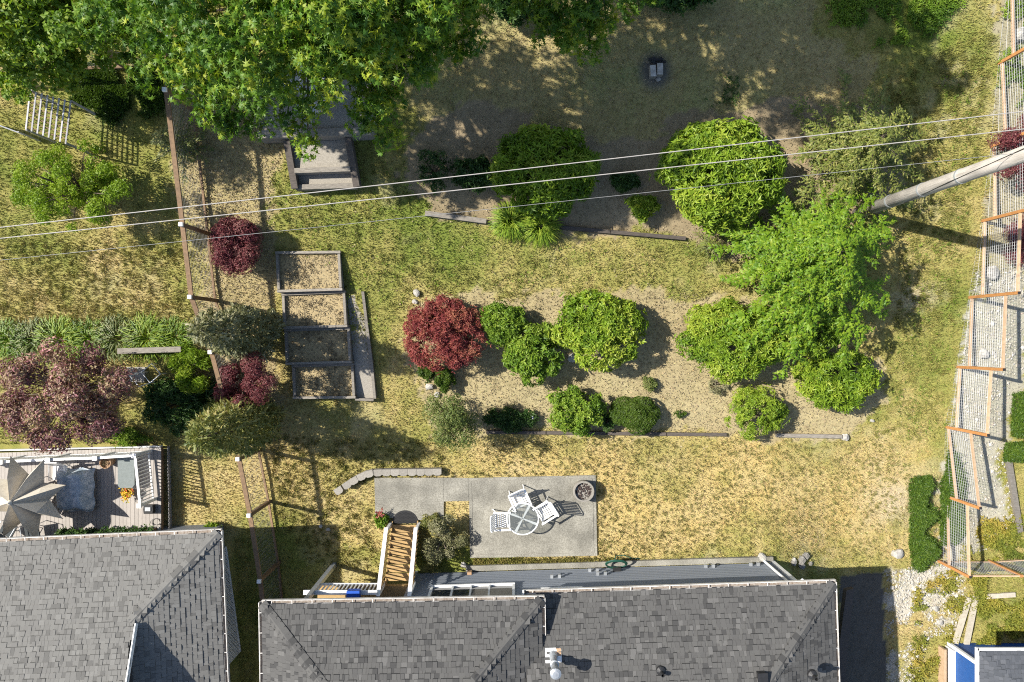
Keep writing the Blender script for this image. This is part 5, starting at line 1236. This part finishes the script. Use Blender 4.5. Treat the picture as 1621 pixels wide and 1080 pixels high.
ROCKS = [((660, 464), .20, 'flat white stone above the red maple'), ((657, 478), .13, 'small white stone left of the red maple'), ((680, 612), .18, 'white stone below the low dark shrubs'), ((692, 625), .14, 'small white stone beside the airy olive tree'),
         ((1337, 692), .20, 'white boulder at the end of the grey timber'), ((1380, 666), .10, 'small white stone alone on the lawn by the timber'), ((1206, 883), .25, 'round pale boulder at the corner of the house wall'),
         ((1420, 876), .27, 'white boulder on the lawn beside the juniper'), ((906, 567), .22, 'long pale stone in the shadow of the lobed rhododendron'), ((1612, 56), .35, 'white boulder behind the top of the wire fence'),
         ((1566, 432), .32, 'white boulder behind the fence near the pole shadow'), ((1555, 560), .25, 'white boulder behind the fence in mid gravel'), ((1480, 963), .16, 'pale rubble stone on the drive, upper one'), ((1487, 985), .14, 'pale rubble stone on the drive, lower one'), ((1412, 930), .12, 'pale rubble stone at the end of the lawn'), ((520, 838), .10, 'small white stone on the lawn left of the stairs'), ((734, 894), .13, 'white stone beside the rosemary like bush'), ((508, 833), .09, 'little pale stone on the lawn near the fence shadow')]
for px, r, lab in ROCKS: rock('rock', px, r * .8, lab, group='pale stones about the yard')
pl = thing('rock_pile', 'heap of small white stones beside the house corner', 'rock pile', G(1273, 890))
for i in range(26):
    a, q = random.random() * 6.283, random.random() ** .5; u, v = 1273 + 20 * q * math.cos(a), 888 + 10 * q * math.sin(a)
    r = rock('stone', (u, v), random.uniform(.09, .18), None, n=1); r.parent = pl; r.matrix_parent_inverse = Matrix.Translation(-Vector(pl.location))
    for k in ('label', 'category', 'group'):
        if k in r: del r[k]
# solar light / white marker in the bed
pm2 = G(840, 660); wl = thing('garden_light', 'little round white garden light in the middle bed', 'lamp', pm2)
MB().lathe(pm2, [(.012, 0), (.012, .22), (.09, .24), (.105, .27), (.09, .30), (.05, .305), (.05, .28), (.001, .28)], 16).build('head', 'white_paint', wl)
MB().lathe(pm2, [(.045, .31), (.03, .315), (.001, .316)], 12).build('solar_cell', 'black_metal', wl)
# fire ring with concrete blocks on the shaded ground
for i, (u, v, a, lab) in enumerate(((1032, 116, 4, 'left concrete block in the old fire ring'), (1043, 113, 0, 'right concrete block in the old fire ring'))):
    p = G(u, v); c = thing('concrete_block', lab, 'block', p, 'fire ring blocks'); ca = math.radians(a)
    Rm = Matrix.Rotation(ca, 3, 'Z')
    mb = MB(); z = .1
    for (x, y, sx_, sy_) in ((-.085, 0, .03, .4), (.085, 0, .03, .4), (0, .185, .14, .03), (0, -.185, .14, .03), (0, 0, .14, .03)): mb.box(p + Rm @ Vector((x, y, z)), (sx_, sy_, .2), ca)
    mb.build('shell', 'block', c)
    MB().box(p + Vector((0, 0, .215)), (.19, .38, .02), ca).build('face', 'rock_white', c)
lg = thing('charred_logs', 'charred log ends heaped above the fire ring blocks', 'logs', G(1037, 100))
for i in range(7):
    p = G(1037 + random.uniform(-9, 9), 98 + random.uniform(-5, 5), .06); a = random.random() * 3.14; d = Vector((math.cos(a), math.sin(a), random.uniform(-.2, .3))) * random.uniform(.12, .25)
    MB().tube([p - d, p + d], random.uniform(.025, .05), 7).build('log', 'black_rubber', lg)
rock('ash_stone', (1042, 126), .09, 'pale chunk of stone below the fire ring blocks', n=1)
# ------------------------------------------------------------------ weathered boards, lower right, and edging beyond the fence
def board(a, b, w, lab, mat='grey_wood', h=.06):
    p, q = G(*a, .04), G(*b, .04); o = MB().beam(p, q, w, h).build('board', mat); return tag(o, lab, 'board')
mat_plain('bleached_board', (.50, .46, .38), (.36, .32, .25), 7, .9, vary=.1)
board((1534, 946), (1510, 1026), .22, 'left bleached board lying beside the outbuilding', 'bleached_board')
board((1545, 944), (1528, 1030), .2, 'right bleached board lying beside the outbuilding', 'bleached_board', .09)
board((1561, 944), (1606, 941), .18, 'short bleached board lying among the yellow weeds', 'bleached_board', .12)
timber('landscape_timber', gl((1596, 728), .06), gl((1614, 842), .06), .2, .14, 'grey_wood', 'grey timber edging the far side of the gravel path')
# ------------------------------------------------------------------ the neighbour's deck and what stands on it
ZD = .55
def DP(u, v, h=0.): return Wp(u, v, ZD + h)
dk = thing('deck', "neighbour's pale board deck with white railing and lattice skirt", 'deck', DP(130, 780, -.5))
fa, fb_ = DP(0, 717), DP(253, 708.5)
x = -20.6; i = 0
while x < fb_.x - .05:
    yf = fa.y + (fb_.y - fa.y) * (x - fa.x) / (fb_.x - fa.x)
    MB().box((x + .07, (yf - 7.45) / 2, ZD - .02), (.132, yf + 7.45, .04)).build('deck_board', 'deck_board', dk); x += .142
MB().beam((-20.6, fa.y + .05, ZD - .12), (fb_.x, fb_.y + .03, ZD - .12), .04, .2).build('fascia', 'white_paint', dk)
MB().beam((fb_.x + .03, fb_.y, ZD - .09), (fb_.x + .03, -7.4, ZD - .09), .05, .16).build('fascia', 'brown_wood', dk)
lattice('lattice_skirt', (fb_.x + .10, fb_.y, -.05), (0.02, -1, 0), (.25, 0, -1 + 2), 3.3, .5, .14, .04, 'old_board', dk)
rp_ = [Wp(3.6, 731, 1.6), Wp(78, 727.6, 1.6), Wp(152, 725, 1.6), Wp(214, 721, 1.6)]; rp_.insert(0, rp_[0] * 2 - rp_[1])
re = Wp(222, 800, 1.6); re = Vector((re.x, re.y, 1.6))
def rail_run(a, b, par):
    d = (b - a).normalized(); MB().beam(a, b, .09, .05).build('top_rail', 'white_paint', par)
    MB().beam(a - Vector((0, 0, .9)), b - Vector((0, 0, .9)), .05, .05).build('bottom_rail', 'white_paint', par)
    n = int((b - a).length / .125)
    for k in range(1, n):
        p = a.lerp(b, k / n); MB().beam(p - Vector((0, 0, .9)), p - Vector((0, 0, .02)), .04, .035, up=(0, 1, 0)).build('baluster', 'white_paint', par)
for p in rp_ + [re]:
    q = MB().beam((p.x, p.y, ZD), (p.x, p.y, 1.66), .11, .11, up=(0, 1, 0)).build('rail_post', 'white_paint', dk)
    MB().box((p.x, p.y, 1.68), (.16, .16, .05)).build('cap', 'white_paint', q)
for a, b in zip(rp_[:-1], rp_[1:]): rail_run(a, b, dk)
rail_run(rp_[-1], re, dk)
# parasol
mat_plain('canvas', (.58, .53, .44), (.46, .41, .33), 10, .85, vary=.03)
ap = Wp(15, 796, 2.75); par = thing('parasol', 'tan star shaped parasol at the left edge of the deck', 'parasol', (ap.x, ap.y, ZD))
for k in range(8):
    a0 = 2 * math.pi * k / 8 + .30; hw = math.pi / 8
    def pp(an, r, z): return Vector((ap.x + r * math.cos(an), ap.y + r * math.sin(an), z))
    V = [ap, pp(a0, .85, 2.52), pp(a0, 1.55, 2.08), pp(a0 + hw, .42, 2.32), pp(a0 + hw, .80, 1.92), pp(a0 - hw, .42, 2.32), pp(a0 - hw, .80, 1.92)]
    V += [v - Vector((0, 0, .006)) for v in V]
    top = [(0, 1, 3), (1, 2, 4, 3), (0, 5, 1), (1, 5, 6, 2)]
    MB().poly(V, top + [tuple(i + 7 for i in f[::-1]) for f in top]).build('canopy_panel', 'canvas', par)
    MB().beam(ap - Vector((0, 0, .03)), pp(a0, 1.55, 2.06), .02, .015).build('rib', 'brown_wood', par)
MB().tube([(ap.x, ap.y, ZD), (ap.x, ap.y, 2.78)], .025, 8).build('pole', 'brown_wood', par)
MB().lathe((ap.x, ap.y, ZD), [(.28, 0), (.28, .05), (.06, .1), (.05, .3), (.001, .3)], 18).build('base', 'block', par)
MB().lathe((ap.x, ap.y, 2.72), [(.09, .02), (.06, .06), (.02, .1), (.001, .12)], 10).build('finial', 'canvas', par)
# table with cloth
mat_tint('cloth_blue', [(.20, .26, .31), (.31, .37, .42), (.42, .47, .51), (.60, .62, .65)], .9, noise=.5)
tc_ = DP(108, 780, .74); tt = thing('deck_table', 'deck table under a mottled blue grey cloth', 'table', (tc_.x, tc_.y, ZD))
n = 26; V = []; 
for i in range(n + 1):
    for j in range(n + 1):
        s, t = (i / n - .5) * 2, (j / n - .5) * 2; x, y = s * .75, t * .95; ex = max(0, abs(x) - .42, abs(y) - .58); dz = -min(.5, ex * 1.7) + .015 * math.sin(9 * x + 5 * y)
        f = 1 - .45 * max(0, ex) ; V.append((tc_.x + x * f + .03 * math.sin(8 * y) * (ex > 0), tc_.y + y * f + .03 * math.sin(9 * x) * (ex > 0), tc_.z + dz))
F = [(i * (n + 1) + j, (i + 1) * (n + 1) + j, (i + 1) * (n + 1) + j + 1, i * (n + 1) + j + 1) for i in range(n) for j in range(n)]
nt_ = fbm(np.array([f[0] // (n + 1) for f in F]) * 1., np.array([f[0] % (n + 1) for f in F]) * 1., .55, 3, 4.)
np_mesh('tablecloth', np.array(V), np.array(F), 'cloth_blue', tt, tint=np.clip(nt_ * 1.5 - .2, 0, 1), smooth=True)
for sx_ in (-1, 1):
    for sy_ in (-1, 1): MB().beam((tc_.x + sx_ * .36, tc_.y + sy_ * .5, ZD), (tc_.x + sx_ * .36, tc_.y + sy_ * .5, tc_.z - .03), .04, .04, up=(0, 1, 0)).build('leg', 'black_metal', tt)
mat_plain('cushion_grey', (.20, .225, .22), (.16, .18, .175), 12, .9, vary=.03)
mat_plain('cushion_red', (.33, .035, .06), (.25, .025, .045), 12, .9)
mat_plain('mesh_dark', (.045, .055, .06), (.03, .036, .04), 20, .7)
lc = DP(201, 748, .32); lo = thing('lounger', 'grey cushioned lounger beside the deck railing', 'lounger', (lc.x, lc.y, ZD))
mb = MB(); n = 10
cush = [(-.30, -.48), (-.22, -.56), (.22, -.56), (.31, -.44), (.31, .52), (.26, .57), (-.27, .57), (-.31, .5)]
mb.prism([(lc.x + a, lc.y + b) for a, b in cush], lc.z - .03, lc.z + .06); mb.build('cushion', 'cushion_grey', lo)
MB().prism([(lc.x + a * 1.05, lc.y + b * 1.03) for a, b in cush], lc.z - .08, lc.z - .034).build('frame', 'grey_metal', lo)
for a in (-.25, .25):
    for b in (-.45, .45): MB().beam((lc.x + a, lc.y + b, ZD), (lc.x + a, lc.y + b, lc.z - .06), .04, .04, up=(0, 1, 0)).build('leg', 'grey_metal', lo)
def deck_chair(u, v, a, mat, lab, frame='grey_metal'):
    p = DP(u, v, .4); t = thing('deck_chair', lab, 'chair', (p.x, p.y, ZD), 'chairs on the deck'); Rm = Matrix.Rotation(math.radians(a), 3, 'Z')
    def q(x, y, z): w = Rm @ Vector((x, y, 0)); return Vector((p.x + w.x, p.y + w.y, ZD + z))
    MB().beam(q(-.24, 0, .42), q(.26, 0, .44), .5, .05).build('seat', mat, t)
    MB().beam(q(-.26, 0, .46), q(-.46, 0, 1.0), .5, .04, up=(0, 0, 1)).build('backrest', mat, t)
    for s in (-1, 1):
        MB().tube([q(.27, .28 * s, 0), q(.25, .28 * s, .62), q(-.30, .28 * s, .62)], .016, 6).build('armrest', frame, t)
        MB().tube([q(-.36, .27 * s, 0), q(-.24, .27 * s, .42)], .016, 6).build('leg', frame, t)
    return t
deck_chair(52, 774, 200, 'cushion_red', 'deck chair with a red cushion under the parasol')
deck_chair(96, 748, -90, 'white_paint', 'white deck chair at the top of the cloth covered table')
deck_chair(14, 838, 60, 'mesh_dark', 'dark mesh deck chair in the lower left of the deck')
deck_chair(52, 842, 100, 'mesh_dark', 'dark mesh deck chair under the eave beside its twin')
deck_chair(62, 800, 150, 'cushion_grey', 'grey deck chair below the red cushioned one')
def pot(u, v, r, h, lab, mat, cat='pot'):
    p = DP(u, v, h); t = thing('plant_pot', lab, cat, (p.x, p.y, ZD)); MB().lathe((p.x, p.y, ZD), [(r * .7, 0), (r, h), (r * 1.08, h), (r * 1.05, h + .03), (r * .9, h + .03), (r * .85, h - .08), (.001, h - .08)], 18).build('pot', mat, t); return t, p
t, p = pot(167, 733, .20, .4, 'round tan pot beside the deck railing', 'terracotta')
foliage('dry_stalks', np.array(p) + rng.normal(0, .05, (30, 3)) * [1, 1, .2], np.tile([0, 0, 1.], (30, 1)), 'chips', t, .15, .02, 'leaf', 2, lift=1.)
t, p = pot(201, 781, .17, .3, 'pot of yellow and red flowers at the lounger end', 'terracotta')
mat_tint('blooms', [(.06, .12, .02), (.55, .36, .02), (.60, .42, .03), (.55, .10, .03)], .6)
foliage('flowers', np.array(p) + rng.normal(0, .09, (110, 3)) * [1, 1, .4], np.tile([0, 0, 1.], (110, 1)), 'blooms', t, .09, .05, 'leaf', 3, lift=.4)
p = DP(234, 807, .25); bx_ = thing('grill', 'small black portable grill on the deck corner', 'grill', (p.x, p.y, ZD))
MB().prism([(p.x + a, p.y + b) for a, b in ((-.16, -.16), (.16, -.16), (.18, 0), (.16, .16), (-.16, .16), (-.18, 0))], ZD + .06, ZD + .24).build('body', 'black_metal', bx_)
MB().box((p.x, p.y + .02, ZD + .255), (.2, .14, .03)).build('lid_handle', 'grey_metal', bx_)
for a in (-.13, .13):
    for b in (-.12, .12): MB().beam((p.x + a, p.y + b, ZD), (p.x + a, p.y + b, ZD + .07), .03, .03, up=(0, 1, 0)).build('leg', 'black_metal', bx_)
p = DP(247, 826, .02); cw = thing('wire_coil', 'thin coil of cable on the deck near the eave', 'cable', p)
MB().tube([p + Vector((.13 * math.cos(a) * (1 + a / 20), .12 * math.sin(a), .004 * a)) for a in [i * .4 for i in range(26)]], .008, 5).build('coil', 'black_metal', cw)
a, b = DP(95, 846, .1), DP(246, 842, .1); t = thing('planter_trough', 'long leafy planter trough between the deck and the eave', 'planter', (a + b) / 2)
MB().beam(a, b, .24, .2).build('trough', 'brown_wood', t)
k = rng.random(900)[:, None]; P = np.array(a) * (1 - k) + np.array(b) * k + rng.normal(0, 1, (900, 3)) * [.05, .09, .05] + [0, 0, .12]
foliage('crown', P, np.tile([0, 0, 1.], (900, 1)), 'leaf_dark', t, .11, .06, 'leaf', 3)
# neighbour's garden: sleeper wall, paving and a white frame chair
tw2 = thing('retaining_wall', "dark sleeper wall with a pale top below the grass border", 'retaining wall', G(235, 558))
for lv in range(3): MB().beam(G(188, 556, .55) - Vector((0, 0, lv * .2)), G(288, 553, .55) - Vector((0, 0, lv * .2)), .2 - .006 * (lv % 2), .19).build('sleeper', 'dark_timber' if lv else 'grey_wood', tw2)
pv = thing('paving_slab', 'pale grey paving slab beside the white frame chair', 'paving', G(217, 592))
q = [G(202, 581), G(231, 581), G(232, 605), G(202, 604)]; MB().prism([(p.x, p.y) for p in q][::-1], q[0].z - .3, q[0].z + .06).build('slab', 'block', pv)
fc = G(249, 590, 0); wc = thing('frame_chair', "white tubular frame chair in the neighbour's shade", 'chair', fc); Rm = Matrix.Rotation(math.radians(40), 3, 'Z')
def q(x, y, z): return fc + Rm @ Vector((x, y, 0)) + Vector((0, 0, z))
MB().tube([q(-.25, -.25, .45), q(.25, -.25, .45), q(.25, .25, .45), q(-.25, .25, .45), q(-.25, -.25, .45)], .018, 6).build('seat_frame', 'white_paint', wc)
MB().tube([q(-.25, -.25, .45), q(-.42, -.25, .95), q(-.42, .25, .95), q(-.25, .25, .45)], .018, 6).build('back_frame', 'white_paint', wc)
for a in (-.24, .24):
    for b in (-.24, .24): MB().tube([q(a, b, 0), q(a, b, .45)], .016, 6).build('leg', 'white_paint', wc)
print('OBJECTS', len(bpy.data.objects), 'TRIS', sum(len(o.data.polygons) for o in bpy.data.objects if o.type == 'MESH'))
